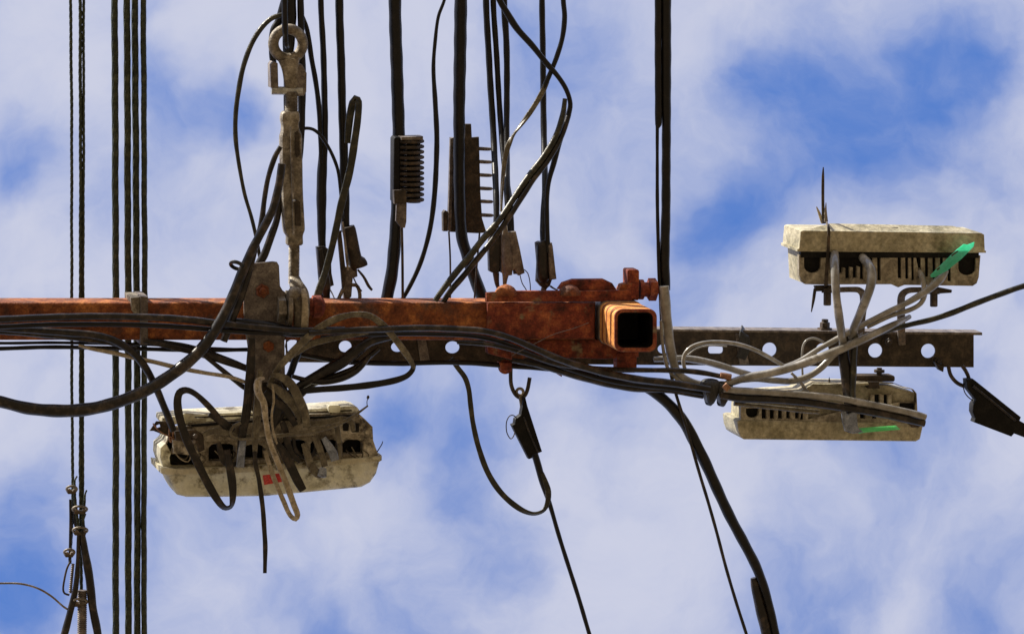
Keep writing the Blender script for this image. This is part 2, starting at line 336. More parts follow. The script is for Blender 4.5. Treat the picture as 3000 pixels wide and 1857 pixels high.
# the stub: open square tube hanging from the end
st_o = rnd(1800, 905, 1925, 1031, 24, 6); st_i = rnd(1809, 915, 1914, 1019, 18, 6)
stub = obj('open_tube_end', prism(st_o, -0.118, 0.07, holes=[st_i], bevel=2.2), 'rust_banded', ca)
obj('tube_shade_liner', prism(rnd(1809.5, 915.5, 1913.5, 1018.5, 18, 6), -0.116, 0.0, holes=[rnd(1812, 918, 1911, 1016, 16, 6)], bevel=.4), 'black_plastic_and_shade', ca)  # added black sleeve: scale and shade inside the tube put into its colour
obj('tube_shade_plug', prism(rnd(1812.5, 918.5, 1910.5, 1015.5, 16, 4), -0.02, -0.015, bevel=0.3, at_h=-.118), 'black_plastic_and_shade', ca)  # added black plug in place of the deep shade up the tube
obj('tube_rim', prism(rnd(1801, 906, 1924, 1030, 23, 6), -0.1225, -0.1183, holes=[rnd(1809, 915, 1914, 1019, 18, 6)], bevel=.8), 'rust_red', ca)
obj('tube_collar', prism(rnd(1798, 903, 1927, 1033, 25, 6), -0.012, 0.03, bevel=1, at_h=-.118), 'galvanised', ca)
mb = prism(rnd(1808, 1034, 1866, 1092, 6), 0.0, 0.03, bevel=3)
obj('lower_lug', mb, 'rust_red', ca)
mb = MB(); bolt(mb, 1480, 1074, 0.03, 15, 10, False); prism([(1464, 1062), (1500, 1062), (1500, 1086), (1468, 1086)], .012, .035, bevel=3, mb=mb)
obj('lower_bolt', mb, 'rust_red', ca)
mb = MB(); prism(rnd(1500, 1020, 1536, 1054, 5), -.004, .02, bevel=3, mb=mb); obj('welded_tab', mb, 'rust', ca); obj('rust_flake', prism([(1620, 1076), (1650, 1080), (1646, 1104), (1632, 1096)], .0, .004, bevel=1), 'rust', ca)

# strap over the crossarm at the left
sb = thing('strap_band', 'grey steel strap wrapped round the rusty tube beside the four thick strands', 'strap', P(408, 940, 0))
obj('band', prism([(411, 868), (434, 869), (434, 1010), (411, 1010)], -0.006, 0.076, bevel=2), 'galvanised', sb)
obj('tape', prism([(383, 872), (410, 870), (410, 916), (403, 924), (392, 918), (385, 908)], -0.004, 0.076, bevel=2), 'galv_tan', sb)

# perforated bar
br = thing('perforated_bar', 'long grey brown steel angle bar with round holes running out to the right', 'bar', P(2300, 1030, .08))
def yb(x): return 1076-(2850-x)*0.0075
o_ = [(838, yb(838)-104), (2853, yb(2853)-96), (2853, yb(2853)), (838, yb(838))]
holes = [circ(x, yb(x)-47, r, 24, ry) for x, r, ry in ((2720, 21, 21), (2565, 21, 21), (2410, 20, 20), (2255, 21, 21), (1945, 18, 14), (1790, 18, 18), (1635, 16, 16), (1480, 16, 16), (1326, 21, 18), (1165, 19, 15), (1012, 19, 17), (858, 21, 19))]
holes.append(rnd(2075, 1012, 2119, 1036, 9, 3))
obj('web', prism(o_, .080, .0855, holes=holes, bevel=1), 'dark_steel', br)
obj('flange', prism([(838, yb(838)-108), (2878, yb(2878)-102), (2878, yb(2878)-94), (838, yb(838)-100)], .080, .125, bevel=1.5), 'galvanised', br)
for x in (1230, 2165):
    obj('rib', prism([(x-10, yb(x)-92), (x+14, yb(x)-92), (x+30, yb(x)-4), (x+2, yb(x)-4)], .076, .0795, bevel=1), 'galvanised', br)
mb = MB(); lathe(2416, 966, .1, UPI, [(0, 22), (6, 22), (6, 15), (22, 15), (24, 10), (32, 10)], 6, mb, False)
obj('bolt', mb, 'dark_steel', br)
mb = MB(); bolt(mb, 2600, 1000, .079, 12, 12)
obj('bolt', mb, 'dark_steel', br)
mb = MB(); bolt(mb, 2745, 1058, .079, 13, 10); prism([(2738, 1060), (2766, 1076), (2764, 1090), (2752, 1084)], .06, .075, bevel=2, mb=mb)
obj('bolt', mb, 'dark_steel', br)
mb = sweep([(2180, 965, .1), (2180, 978, .075), (2182, 1020, .07), (2170, 1050, .072)], 30, sec_sq(.2), h=.07)
obj('tape_patch', mb, 'black_tape', br)

# ================================================================ MOUNTING PLATE AND TURNBUCKLE
mp = thing('mounting_plate', 'upright grey steel plate bolted across the rusty tube, behind the turnbuckle foot', 'bracket', P(775, 900, -.01))
obj('plate', prism([(711, 784), (716, 774), (800, 766), (812, 768), (818, 778), (821, 838), (828, 850), (838, 858), (840, 962), (834, 1000), (836, 1120), (740, 1120), (724, 1000), (716, 960), (714, 880)], -.014, -.008, bevel=3), 'galvanised', mp)
obj('washer', lathe(768, 852, -.0145, DOWN, [(0, 30), (3, 30)], 24, None, False), 'galvanised', mp)
mb = MB(); lathe(768, 852, -.0165, DOWN, [(0, 21), (10, 21), (13, 18)], 6, mb, False, .4); lathe(768, 852, -.018, DOWN, [(0, 11), (18, 11), (21, 8)], 14, mb); obj('bolt', mb, 'rust', mp)
mb = MB(); lathe(786, 1014, -.0145, DOWN, [(0, 17), (8, 17), (10, 14)], 6, mb, False, .2); obj('bolt', mb, 'rust', mp)
obj('side_nut', lathe(812, 905, -.02, RT, [(0, 38), (22, 38), (24, 32)], 6, None, False), 'galv_tan', mp)
obj('washer', lathe(838, 905, -.02, RT, [(0, 54), (12, 54)], 24, None, False), 'galv_tan', mp)
obj('cross_bolt', lathe(910, 898, -.01, RT, [(-20, 26), (4, 26), (6, 34), (28, 34), (34, 28), (40, 18)], 10, None, False), 'rust_red', mp)

tb = thing('turnbuckle', 'tan galvanised turnbuckle with round eye at its upper end', 'turnbuckle', P(855, 560, -.01))
obj('eye_ring', sweep(ellring(844, 129, 43, 43, .006, 24), 31, sec_round(16), closed=True, raw=False, step=5), 'galv_tan', tb)
mb = sweep([(846, 172), (849, 195), (851, 215), (853, 275)], [64, 50, 44, 34], sec_sq(.7, 4), h=.006); obj('eye_neck', mb, 'galv_tan', tb)
mb = prism([(793, 190), (800, 181), (814, 186), (816, 258), (794, 258)], -.002, .03, bevel=2); prism([(862, 186), (886, 190), (899, 215), (898, 270), (890, 282), (864, 282)], .0, .03, bevel=3, mb=mb)
obj('shackle', mb, 'galvanised', tb)
obj('pin', lathe(795, 266, .004, RT, [(0, 11), (3, 12), (60, 12), (90, 12)], 14), 'bright_steel', tb)
mb = MB(); rows = []
for i in range(40): rows.append((i*2.0, 20 if i % 2 else 17))
lathe(854, 268, .004, (0.02, 1, 0), rows, 16, mb); obj('threaded_rod', mb, 'galv_tan', tb)
obj('body', sweep([(850, 326), (850, 332), (849, 350), (849, 364), (850, 380), (851, 396), (852, 450), (854, 560), (858, 640), (861, 676), (862, 690), (862, 714), (862, 718)], [44, 52, 56, 50, 52, 62, 63, 63, 63, 60, 48, 48, 40], sec_sq(.8, 5), h=.0, step=5), 'galv_tan', tb)
mb = prism([(864, 388), (872, 384), (878, 392), (879, 455), (870, 462), (865, 452)], -.0205, -.0172, bevel=1)
obj('slot', mb, 'dark_steel', tb)
obj('slot', prism([(863, 592), (870, 586), (880, 592), (882, 662), (866, 662)], -.0205, -.017, bevel=1), 'dark_steel', tb)
obj('centre_rib', sweep([(852, 372), (854, 460), (858, 560), (861, 690)], [5, 7, 7, 6], h=-.0195), 'galv_tan', tb)
obj('bright_hole_dot', lathe(861, 588, -.020, DOWN, [(0, 5), (3, 4), (5, 2)], 10), 'bright_steel', tb)  # bright hole, its brightness put into a raised pale dot
mb = MB(); rows = [(i*2.0, 17 if i % 2 else 14.5) for i in range(60)]
lathe(862, 712, .0, (0.01, 1, 0), rows, 16, mb); obj('threaded_rod', mb, 'galv_tan', tb)
obj('fork', sweep([(863, 815, -.006), (868, 835, -.02), (878, 862, -.028), (884, 905, -.03), (880, 950, -.03), (872, 985, -.028)], [30, 40, 52, 46, 40, 26], sec_sq(.6, 4), step=5), 'galv_tan', tb)
obj('fork', sweep([(868, 822, 0), (885, 845, -.03), (893, 880, -.045), (893, 940, -.046), (887, 1000, -.04)], [18, 18, 18, 22, 14], sec_sq(.5, 4), step=5), 'tan_cable', tb)
obj('ball', lathe(862, 860, -.03, DOWN, [(0, 20), (10, 21), (18, 18), (24, 10), (26, 2)], 18), 'galv_tan', tb)

# ================================================================ STRANDED WIRES AT THE LEFT
GW = 'thin steel strands at the far left'; GS = 'thick stranded cables at the left'
def longy(xs, h=.1): return [(x, y, h) for y, x in xs]
cable('steel_strand', 'thinnest twisted steel strand, leftmost of the vertical lines', longy([(-500, 206), (0, 207), (400, 210), (830, 210), (1200, 211), (1440, 213), (1560, 210), (1620, 206), (1650, 205)]), 10, 'strand', group=GW, sec=sec_lobe(3, .2), pitch=62, jit=.4, step=7)
cable('steel_strand', 'twisted steel strand, second vertical line from the left edge', longy([(-500, 236), (0, 235), (400, 236), (830, 236), (1200, 236), (1500, 236), (1740, 238)]), 11, 'strand', group=GW, sec=sec_lobe(3, .2), pitch=70, jit=.4, step=7)
cable('steel_strand', 'twisted steel strand touching the right side of the second vertical line', longy([(-500, 245), (0, 245), (400, 245), (830, 243.5), (1200, 243), (1500, 242), (1590, 241)]), 9, 'strand', group=GW, sec=sec_lobe(3, .2), pitch=66, jit=.4, step=7)
for nm, x0, x1, x2, w in (('leftmost of the four thick stranded cables', 336, 339, 339, 20), ('second from the left of the four thick stranded cables', 372, 375, 376, 20),
                          ('third from the left of the four thick stranded cables, lightest green', 395, 400, 402, 20), ('rightmost of the four thick stranded cables, under the strap', 420, 424, 422, 17)):
    cable('stranded_cable', nm, longy([(-500, x0-1), (0, x0), (400, (x0+x1)/2), (830, x1), (1300, x2), (1857, x2), (2400, x2)], .105 if x0 == 395 else .1), w, 'strand', group=GS, sec=sec_lobe(7, .11), pitch=random.uniform(180, 300), jit=.5, step=9)

# splice at bottom left
GL = 'dark cables of the splice at bottom left'
cable('splice_cable', 'dark cable fanning left from the splice clips at bottom left', [(230, 1560), (228, 1650), (222, 1720), (206, 1790), (188, 1860), (150, 2000)], [10, 13, 17, 20, 22, 22], 'dusty_cable', .085, group=GL)
cable('splice_cable', 'dark cable fanning right from the splice clips at bottom left', [(240, 1555), (248, 1610), (262, 1690), (272, 1780), (287, 1860), (300, 2000)], [14, 22, 25, 24, 24, 24], 'dusty_cable', .085, group=GL)
cable('splice_cable', 'short dark tail hanging between the splice clips', [(215, 1460), (218, 1500), (222, 1530), (228, 1560)], [8, 12, 14, 8], 'black_cable', .092, group=GL)
cable('splice_cable', 'thin tail doubling back beside the leftmost strand', [(219, 1404), (218, 1440), (221, 1480), (226, 1520), (231, 1556)], [6, 10, 11, 11, 9], 'strand', .088, group=GL, sec=sec_lobe(3, .2), pitch=60)
cable('splice_cable', 'thin tail doubling back right of the second strand', [(250, 1446), (247, 1485), (243, 1520), (246, 1556), (244, 1600)], [5, 9, 11, 11, 8], 'strand', .088, group=GL, sec=sec_lobe(3, .2), pitch=60)
cable('splice_cable', 'short dark tail left of the fork between the upper and lower clips', [(206, 1462), (207, 1520), (206, 1580), (204, 1640)], [7, 9, 9, 8], 'dusty_cable', .094, group=GL)
gp = thing('wire_grip', 'pale ribbed preformed grip on the middle strand at bottom left', 'cable grip', P(243, 1800, .09))
mb = MB(); lathe(241, 1728, .09, (.01, 1, 0), [(i*3.0, (14.5 if i % 2 else 12.8)+(0 if i < 6 else 0)) for i in range(60)], 16, mb); obj('coil', mb, 'galvanised', gp)
mb = MB(); lathe(214, 1650, .09, (-.08, 1, 0), [(i*3.0, 5.5 if i % 2 else 3.8) for i in range(30)], 12, mb); obj('thin_coil', mb, 'galvanised', gp)
cable('bent_wire', 'bent wire handle beside the thin coil at bottom left', [(208, 1640), (196, 1665), (188, 1700), (185, 1725), (189, 1737), (203, 1742)], 6, 'dark_steel', .085, 'wire', jit=0)
cable('pale_wire', 'thin pale wire curving in from the left edge to the bottom splice', [(-200, 1730), (-60, 1708), (0, 1708), (60, 1709), (110, 1722), (150, 1745), (185, 1775), (200, 1785)], 6, 'galv_tan', .088, 'wire')
for i, (x, y, lab) in enumerate(((210, 1432, 'topmost wire rope clip, on the thinnest strand'), (234, 1491, 'wire rope clip on the second strand, second from the top'),
                                 (235, 1553, 'wire rope clip at the fork of the dark cables'), (203, 1617, 'wire rope clip left of the fork, above the wire handle'), (234, 1762, 'lowest wire rope clip, on the pale ribbed grip'))):
    t = thing('rope_clip', lab, 'rope clip', P(x, y, .09), 'wire rope clips at bottom left')
    rx = 21 if i in (1, 2, 4) else 15
    obj('u_bolt', sweep(ellring(x, y, rx, 8.5, .085, 14, .008), 7, closed=True, step=4), 'galv_tan', t)
    mb = MB(); lathe(x-rx*.55, y+3, .09, DOWN, [(0, 6.5), (12, 6.5)], 6, mb, False); lathe(x+rx*.55, y+3, .09, DOWN, [(0, 6.5), (12, 6.5)], 6, mb, False)
    obj('nuts', mb, 'galvanised', t)
    obj('saddle', prism(rnd(x-rx*.8, y+6, x+rx*.8, y+15, 3), .082, .1, bevel=1), 'dark_steel', t)
for pts, lab in (([(216, 1420), (220, 1405), (226, 1394)], 'frayed strand end above the topmost rope clip'), ([(245, 1480), (247, 1455), (254, 1435)], 'frayed strand end right of the second strand'), ([(242, 1530), (247, 1515), (251, 1504)], 'frayed strand end just above the fork clip')):
    cable('frayed_end', lab, pts, 5, 'strand', .09, 'wire', 'frayed strand ends at bottom left', jit=0)

# ================================================================ OVERHEAD CABLES COMING FROM THE TOP
GV = 'black cables coming down from the top edge'
def vert(lab, pts, w, m='black_cable', h=.085, **k): return cable('overhead_cable', lab, [(p[0], p[1], p[2] if len(p) > 2 else h) for p in pts], w, m, h, group=GV, **k)
vert('flat black strap passing behind the turnbuckle eye from the top', [(846, -300), (846, 0), (847, 50), (846, 120), (842, 200), (840, 300), (842, 420)], [44, 44, 42, 36, 24, 18, 16], h=.045)
vert('narrow black cable lying over the top of the turnbuckle eye', [(832, -300), (834, 0), (835, 60), (836, 100), (838, 128), (842, 140, .03)], [18, 18, 18, 17, 15, 12], h=-.022)
vert('black cable running close along the right side of the turnbuckle', [(880, -300), (880, 0), (882, 90), (884, 200), (884, 330), (880, 420), (870, 520), (865, 560)], [20, 20, 20, 24, 22, 22, 18, 12], h=.04)
vert('dark brown cable edge left of the turnbuckle eye', [(838, -300), (836, 0), (818, 60), (802, 90), (798, 160), (806, 210)], [26, 26, 24, 22, 20, 16], h=.06)
vert('black cable down to the clamp left of the drum clamp', [(940, -300), (940, 0), (947, 150), (951, 300), (949, 400), (942, 550), (943, 700), (945, 740)], [17, 17, 18, 19, 24, 30, 24, 22])
vert('slim cable joining the left clamp cable from the turnbuckle side', [(884, 40), (900, 90), (912, 170), (925, 240), (934, 310), (938, 390), (940, 480)], [10, 14, 15, 15, 15, 14, 10], h=.075)
vert('black cable down to the drum shaped clamp', [(994, -300), (994, 0), (1000, 200), (1003, 330), (1007, 450), (1010, 560), (1012, 680)], [24, 24, 24, 24, 26, 28, 24])
vert('thick black cable beside the ribbed clamp', [(1157, -300), (1157, 0), (1164, 250), (1168, 400), (1164, 600), (1156, 720), (1148, 800), (1136, 860), (1125, 920), (1118, 960)], 37, h=.09)
vert('thin wavy cable between the two thick black cables', [(1330, -120), (1302, 0), (1284, 50), (1275, 120), (1270, 200), (1275, 300), (1280, 400), (1278, 480), (1272, 580), (1262, 660), (1245, 730), (1224, 790), (1195, 850), (1165, 900)], [10, 10, 10, 11, 12, 15, 16, 16, 16, 15, 14, 14, 13, 12])
vert('thick black cable in front of the comb shaped clamp', [(1350, -300), (1350, 0), (1347, 200), (1345, 400), (1348, 640), (1354, 700), (1368, 745), (1384, 795), (1404, 850), (1425, 900), (1440, 950)], [38, 38, 37, 34, 34, 34, 35, 37, 36, 36, 36], h=.18)
vert('left cable of the close trio ending in the twin clamps', [(1424, -300, .24), (1424, 0, .24), (1434, 200, .23), (1446, 400, .2), (1453, 560, .12), (1454, 640, .09), (1450, 700, .078)], [19, 19, 19, 19, 19, 18, 16])
vert('middle cable of the close trio ending in the twin clamps', [(1445, -300, .24), (1445, 0, .24), (1456, 180, .23), (1466, 350, .21), (1480, 500, .15), (1494, 600, .1), (1500, 700, .078)], [17, 17, 17, 17, 18, 18, 16], h=.088)
vert('right cable of the close trio ending in the twin clamps', [(1472, -300, .24), (1476, 0, .24), (1484, 130, .23), (1485, 300, .21), (1484, 420, .18), (1486, 560, .11), (1494, 690, .078)], [20, 20, 19, 18, 18, 20, 18], h=.083)
vert('black cable down to the single clamp right of the twin clamps', [(1588, -300, .24), (1588, 0, .24), (1591, 200, .23), (1593, 380, .2), (1597, 540, .13), (1594, 660, .09), (1597, 730, .076)], [18, 18, 18, 19, 19, 26, 26])
vert('thick black cable right of the flange, brightening to grey at the tube end', [(1950, -300), (1951, 0), (1951, 300), (1952, 372), (1951, 600), (1947, 760), (1949, 850)], [32, 32, 31, 28, 28, 31, 31], h=.03)
vert('narrow black cable pressed to the left of the right thick cable', [(1928, -300), (1928, 0), (1928, 200), (1929, 366), (1926, 376), (1926, 600), (1930, 780), (1934, 860), (1937, 950)], [21, 21, 21, 20, 11, 11, 11, 10, 8], h=.026)
cable('grey_cable', 'silvery cable curving down past the open tube end', [(1946, 838), (1950, 900), (1955, 960), (1964, 1020), (1975, 1070), (1992, 1100), (2020, 1118), (2060, 1128)], [30, 33, 33, 31, 27, 25, 24, 22], 'grey_cable', [0][0]-.005)
cable('grey_cable', 'thin light cable hugging the left of the silvery curve', [(1936, 940), (1940, 1000), (1948, 1050), (1960, 1085), (1990, 1115), (2050, 1150)], [9, 10, 11, 11, 11, 10], 'grey_cable', -.012)

# loops between them
cable('looped_cable', 'thin black loop arching left of the turnbuckle', [(835, 44), (822, 45), (793, 56), (762, 88), (735, 135), (712, 200), (699, 265), (691, 330), (690, 400), (698, 470), (716, 565), (737, 638), (752, 704), (762, 760)], [14, 14, 15, 15, 15, 15, 15, 14, 14, 12, 11, 11, 11, 10], 'olive_cable', .03)
cable('looped_cable', 'hairpin of flat black cable with its bend just right of the drum clamp cable', [(1018, 420, .05), (1024, 350, .05), (1034, 300, .05), (1043, 288, .045), (1050, 300, .04), (1048, 350, .04), (1038, 420, .035), (1025, 500, .03), (1000, 600, .03), (978, 700, .025), (955, 790, .02), (932, 860, .01), (920, 900, .005)],
      [18, 22, 24, 24, 22, 20, 22, 22, 22, 20, 20, 22, 20], 'olive_cable', sec=FLAT2, twist=[0, 0, 30, 60, 40, 20, 0, 0, 0, 10, 20, 20, 10])
cable('looped_cable', 'small black arc from the turnbuckle to the drum clamp cable', [(880, 380), (898, 376), (918, 380), (938, 396), (958, 425), (976, 460), (990, 500), (998, 560), (1003, 640)], 10, 'black_cable', .05)
cable('looped_cable', 'black cable crossing diagonally from top centre and doubling back at right', [(1440, -60), (1463, 0), (1486, 40), (1515, 85), (1560, 135), (1600, 185), (1635, 225), (1660, 265), (1671, 305), (1665, 340)], [18, 18, 20, 20, 18, 17, 15, 14, 15, 16], 'black_cable', .05)
cable('flat_cable', 'flat lit cable falling from the right bend to the crossarm, upper strand', [(1655, 290, .045), (1648, 340, .04), (1626, 405, .035), (1589, 465, .03), (1547, 520, .02), (1507, 580, .01), (1467, 640, .0), (1415, 700, -.005), (1375, 752, -.01), (1335, 800, -.01), (1300, 845, -.005), (1275, 880, .0)], [14, 17, 18, 19, 19, 19, 19, 20, 20, 20, 18, 16], 'olive_cable')
cable('flat_cable', 'flat dark cable falling from the right bend to the crossarm, lower strand', [(1665, 340, .05), (1645, 400, .038), (1606, 470, .03), (1566, 522, .02), (1534, 570, .01), (1494, 632, .0), (1440, 708, -.0), (1393, 765, -.005), (1355, 812, -.005), (1322, 850, -.0), (1298, 885, .01)], [16, 16, 16, 16, 17, 17, 17, 18, 18, 18, 16], 'dusty_cable')
cable('looped_cable', 'black cable looping down from the top edge to the twin clamps', [(1652, -100), (1650, 0), (1654, 50), (1648, 110), (1632, 165), (1612, 215), (1592, 260)], [15, 15, 16, 15, 15, 15, 15], 'black_cable', .055)
cable('looped_cable', 'flat shiny cable strip continuing that loop down to the twin clamps', [(1603, 238, .055), (1588, 272, .052), (1560, 320, .05), (1530, 362, .05), (1505, 395, .05), (1488, 430, .05), (1478, 480, .055), (1472, 540, .06), (1468, 620, .065)], [15, 16, 15, 14, 14, 16, 14, 13, 12], 'clear_cable', sec=FLAT2, twist=[0, 0, 10, 60, 90, 20, 30, 60, 90])
cable('looped_cable', 'short cable branching from the right bend to the single clamp', [(1650, 380), (1638, 420), (1622, 480), (1606, 540), (1602, 600), (1604, 700), (1606, 740)], [16, 17, 17, 15, 14, 15, 15], 'black_cable', .06)

# ================================================================ CLAMPS ABOVE THE CROSSARM
GC = 'wedge clamps above the crossarm'
# ribbed clamp
t = thing('ribbed_clamp', 'dark ribbed block clamp fixed to the right side of the first thick cable', 'clamp', P(1200, 500, .05))
mb = prism([(1154, 408), (1158, 402), (1172, 402), (1172, 594), (1158, 597), (1153, 590)], .056, .09, bevel=4); obj('block', mb, 'black_plastic_and_shade', t)
obj('core', sweep([(1212, 404), (1212, 594)], 40, sec_round(16), h=.075), 'black_plastic_and_shade', t)
for i in range(12):
    y = 414+i*15.6; obj('ring', sweep([(1202+36*math.cos(a), y+3*math.sin(a), .073-.022*math.sin(a)) for a in [math.pi*2*k/16 for k in range(16)]], 10.5, sec_round(10), closed=True, raw=True), 'dark_steel', t)
obj('top_cap', prism([(1176, 402), (1240, 400), (1240, 411), (1176, 411)], .05, .085, bevel=2), 'galvanised', t)
obj('lower_latch', prism([(1154, 558), (1190, 555), (1192, 597), (1156, 598)], .045, .06, bevel=2), 'dark_steel', t)
obj('tail_strap', prism([(1162, 596), (1192, 596), (1191, 650), (1187, 668), (1176, 668), (1160, 648)], .06, .068, bevel=2), 'galvanised', t)
obj('stay_rod', sweep([(1177, 660), (1179, 760), (1180, 900)], 8, h=.07), 'dark_steel', t)
# comb clamp
t = thing('comb_clamp', 'brown grey plate clamp with a row of six teeth on its right side', 'clamp', P(1370, 540, .2))
obj('plate', prism([(1362, 364), (1381, 364), (1383, 404), (1404, 402), (1408, 560), (1413, 640), (1426, 682), (1400, 684), (1320, 680), (1312, 676), (1316, 560), (1320, 404), (1362, 404)], .2, .212, bevel=3), 'dark_steel', t)
for y in (436, 474, 513, 552, 590, 630):
    x = 1403+(y-436)*.03; obj('tooth', sweep([(x, y), (x+20, y+1), (x+34, y+1.5), (x+37, y+2)], [11, 11, 9, 4], sec_round(10), h=.204), 'galvanised', t)
obj('edge_lip', prism([(1319, 406), (1328, 404), (1326, 560), (1322, 676), (1312, 676), (1316, 560)], .192, .2, bevel=1.5), 'galvanised', t)
obj('side_lug', prism([(1298, 624), (1304, 616), (1312, 620), (1312, 678), (1299, 678)], .195, .21, bevel=2), 'dark_steel', t)
for a, b in (((1315, 678), (1319, 900)), ((1405, 682), (1388, 900))):
    obj('stay_wire', sweep([a, ((a[0]+b[0])/2+2, 760), b], 5.5, h=.15), 'dark_steel', t)
def wedge(name, lab, body, h, m, tail, grp=GC, tops=()):
    t = thing(name, lab, 'clamp', P(*body[0], h), grp)
    obj('housing', prism(body, h, h+.016, bevel=3.5), m, t)
    for q in tail: obj('tail', sweep(q[0], q[1], sec_round(10), h=h+.006, step=5), q[2], t)
    for q in tops: obj('bail', sweep(q[0], q[1], sec_round(8), h=h+.002, step=5), q[2], t)
    return t
t = wedge('wedge_clamp', 'narrow dark wedge clamp just right of the turnbuckle rod', [(928, 724), (950, 721), (970, 735), (972, 800), (979, 836), (965, 842), (968, 872), (938, 900), (936, 800), (931, 760)], .07, 'dusty_cable',
      [([(946, 820), (968, 850), (982, 880), (986, 895)], [5, 4, 3, 2], 'bright_steel')])
obj('shell', sweep([(938, 728), (944, 780), (952, 836), (956, 866)], [20, 30, 34, 22], sec_round(14), h=.07), 'dusty_cable', t)
t = thing('drum_clamp', 'dark drum shaped clamp tilted beside the narrow wedge clamp', 'clamp', P(1025, 720, .07), GC)
obj('drum', sweep([(1020, 664), (1022, 672), (1042, 770), (1050, 774), (1053, 782)], [36, 40, 44, 52, 50], sec_round(24), h=.075, step=4), 'dark_steel', t)
obj('side_bar', prism([(989, 680), (1000, 676), (1014, 800), (1012, 830), (1004, 850), (1000, 800)], .06, .07, bevel=1.5), 'dark_steel', t)
obj('bright_rod', sweep([(1004, 650), (1010, 700), (1016, 760), (1020, 792)], [5, 7, 8, 6], h=.058), 'galv_tan', t)
obj('neck', prism([(1010, 782), (1046, 784), (1048, 810), (1034, 816), (1030, 870), (1022, 876), (1008, 874), (1004, 840)], .07, .085, bevel=3), 'galvanised', t)
obj('hook', sweep([(1030, 835), (1044, 836), (1052, 850), (1054, 875), (1046, 900)], 11, h=.07), 'galv_tan', t)
obj('hook', sweep([(1008, 840), (998, 862), (988, 885)], 11, h=.07), 'galv_tan', t)
obj('pin', sweep([(1048, 790), (1066, 812), (1080, 838), (1090, 850)], [6, 8, 9, 7], h=.062), 'dark_steel', t)
obj('pin', sweep([(1036, 815), (1048, 838), (1060, 853)], 4, h=.062), 'dark_steel', t)
# twin clamps
t = wedge('wedge_clamp', 'dark left half of the twin wedge clamps above the domed bolt', [(1440, 672), (1464, 668), (1468, 700), (1466, 796), (1452, 804), (1434, 795), (1432, 720)], .068, 'dusty_cable', [([(1453, 800), (1456, 830), (1462, 850)], [20, 14, 8], 'dark_steel')])
t = wedge('wedge_clamp', 'grey brown right half of the twin wedge clamps above the domed bolt', [(1470, 690), (1482, 660), (1490, 680), (1512, 678), (1524, 730), (1538, 800), (1520, 808), (1508, 790), (1492, 800), (1470, 800)], .06, 'galvanised',
      [([(1482, 798), (1480, 815), (1478, 838)], [24, 16, 10], 'galv_tan')], tops=[([(1474, 690), (1476, 664), (1481, 656), (1485, 668), (1484, 690)], 5, 'bright_steel')])
obj('centre_shell', sweep([(1482, 684), (1484, 720), (1486, 770), (1488, 806)], [16, 30, 34, 26], sec_round(14), h=.064), 'galvanised', t)
obj('side_shell', sweep([(1500, 690), (1508, 740), (1518, 800)], [22, 26, 30], sec_round(14), h=.07), 'dark_steel', t)
obj('loop_wire', sweep([(1536, 790), (1546, 800), (1553, 830), (1554, 870)], 3, h=.07), 'dark_steel', t)
obj('loop_wire', sweep([(1522, 800), (1530, 830), (1542, 850), (1546, 870)], 3, h=.07), 'dark_steel', t)
t = wedge('wedge_clamp', 'single dark wedge clamp standing right of the twin clamps', [(1571, 712), (1580, 708), (1612, 710), (1620, 720), (1629, 800), (1631, 818), (1618, 820), (1612, 838), (1600, 848), (1586, 840), (1573, 825), (1576, 770)], .066, 'dark_steel',
      [([(1600, 830), (1592, 850), (1588, 880)], [22, 16, 12], 'galvanised'), ([(1612, 838), (1624, 846), (1634, 850)], [6, 5, 4], 'dark_steel')])

obj('dark_shell', sweep([(1587, 706), (1589, 714), (1590, 800), (1592, 818), (1593, 826)], [26, 36, 38, 36, 24], sec_round(16), h=.068), 'dusty_cable', t)
obj('key', prism([(1606, 718), (1618, 712), (1631, 816), (1612, 820)], .055, .075, bevel=3), 'galvanised', t)

# ================================================================ CABLES LEFT OF THE PLATE
cable('heavy_cable', 'heavy black cable sweeping from the left edge up behind the plate', [(-300, 1100), (-120, 1150), (0, 1176), (90, 1197), (200, 1203), (300, 1190), (415, 1150), (510, 1092), (585, 1028), (635, 960), (672, 890), (706, 806), (740, 730), (772, 668), (800, 610), (818, 540), (826, 480)],
      [34, 34, 34, 36, 38, 37, 36, 36, 35, 33, 31, 29, 26, 25, 24, 24, 22], 'dusty_cable', [-.07][0])
cable('looped_cable', 'dark cable rising beside the heavy cable to the turnbuckle', [(655, 1000), (680, 935), (706, 866), (730, 790), (748, 720), (765, 660), (775, 580), (786, 520), (806, 460), (822, 430)], [22, 24, 25, 22, 20, 18, 15, 15, 16, 14], 'dusty_cable', -.045)
cable('looped_cable', 'dark cable between the plate top and the turnbuckle body', [(740, 840), (756, 780), (775, 745), (795, 690), (812, 640), (822, 560), (826, 470), (830, 430)], [24, 24, 24, 22, 20, 16, 14, 12], 'dusty_cable', -.0)
obj('cable_tie', sweep(ellring(694, 778, 19, 9, -.07, 14, .02, 20), 11, sec_sq(.5), closed=True, step=4), 'black_tape', None, 'black tie knotted round the cables at the plate corner', 'cable tie')

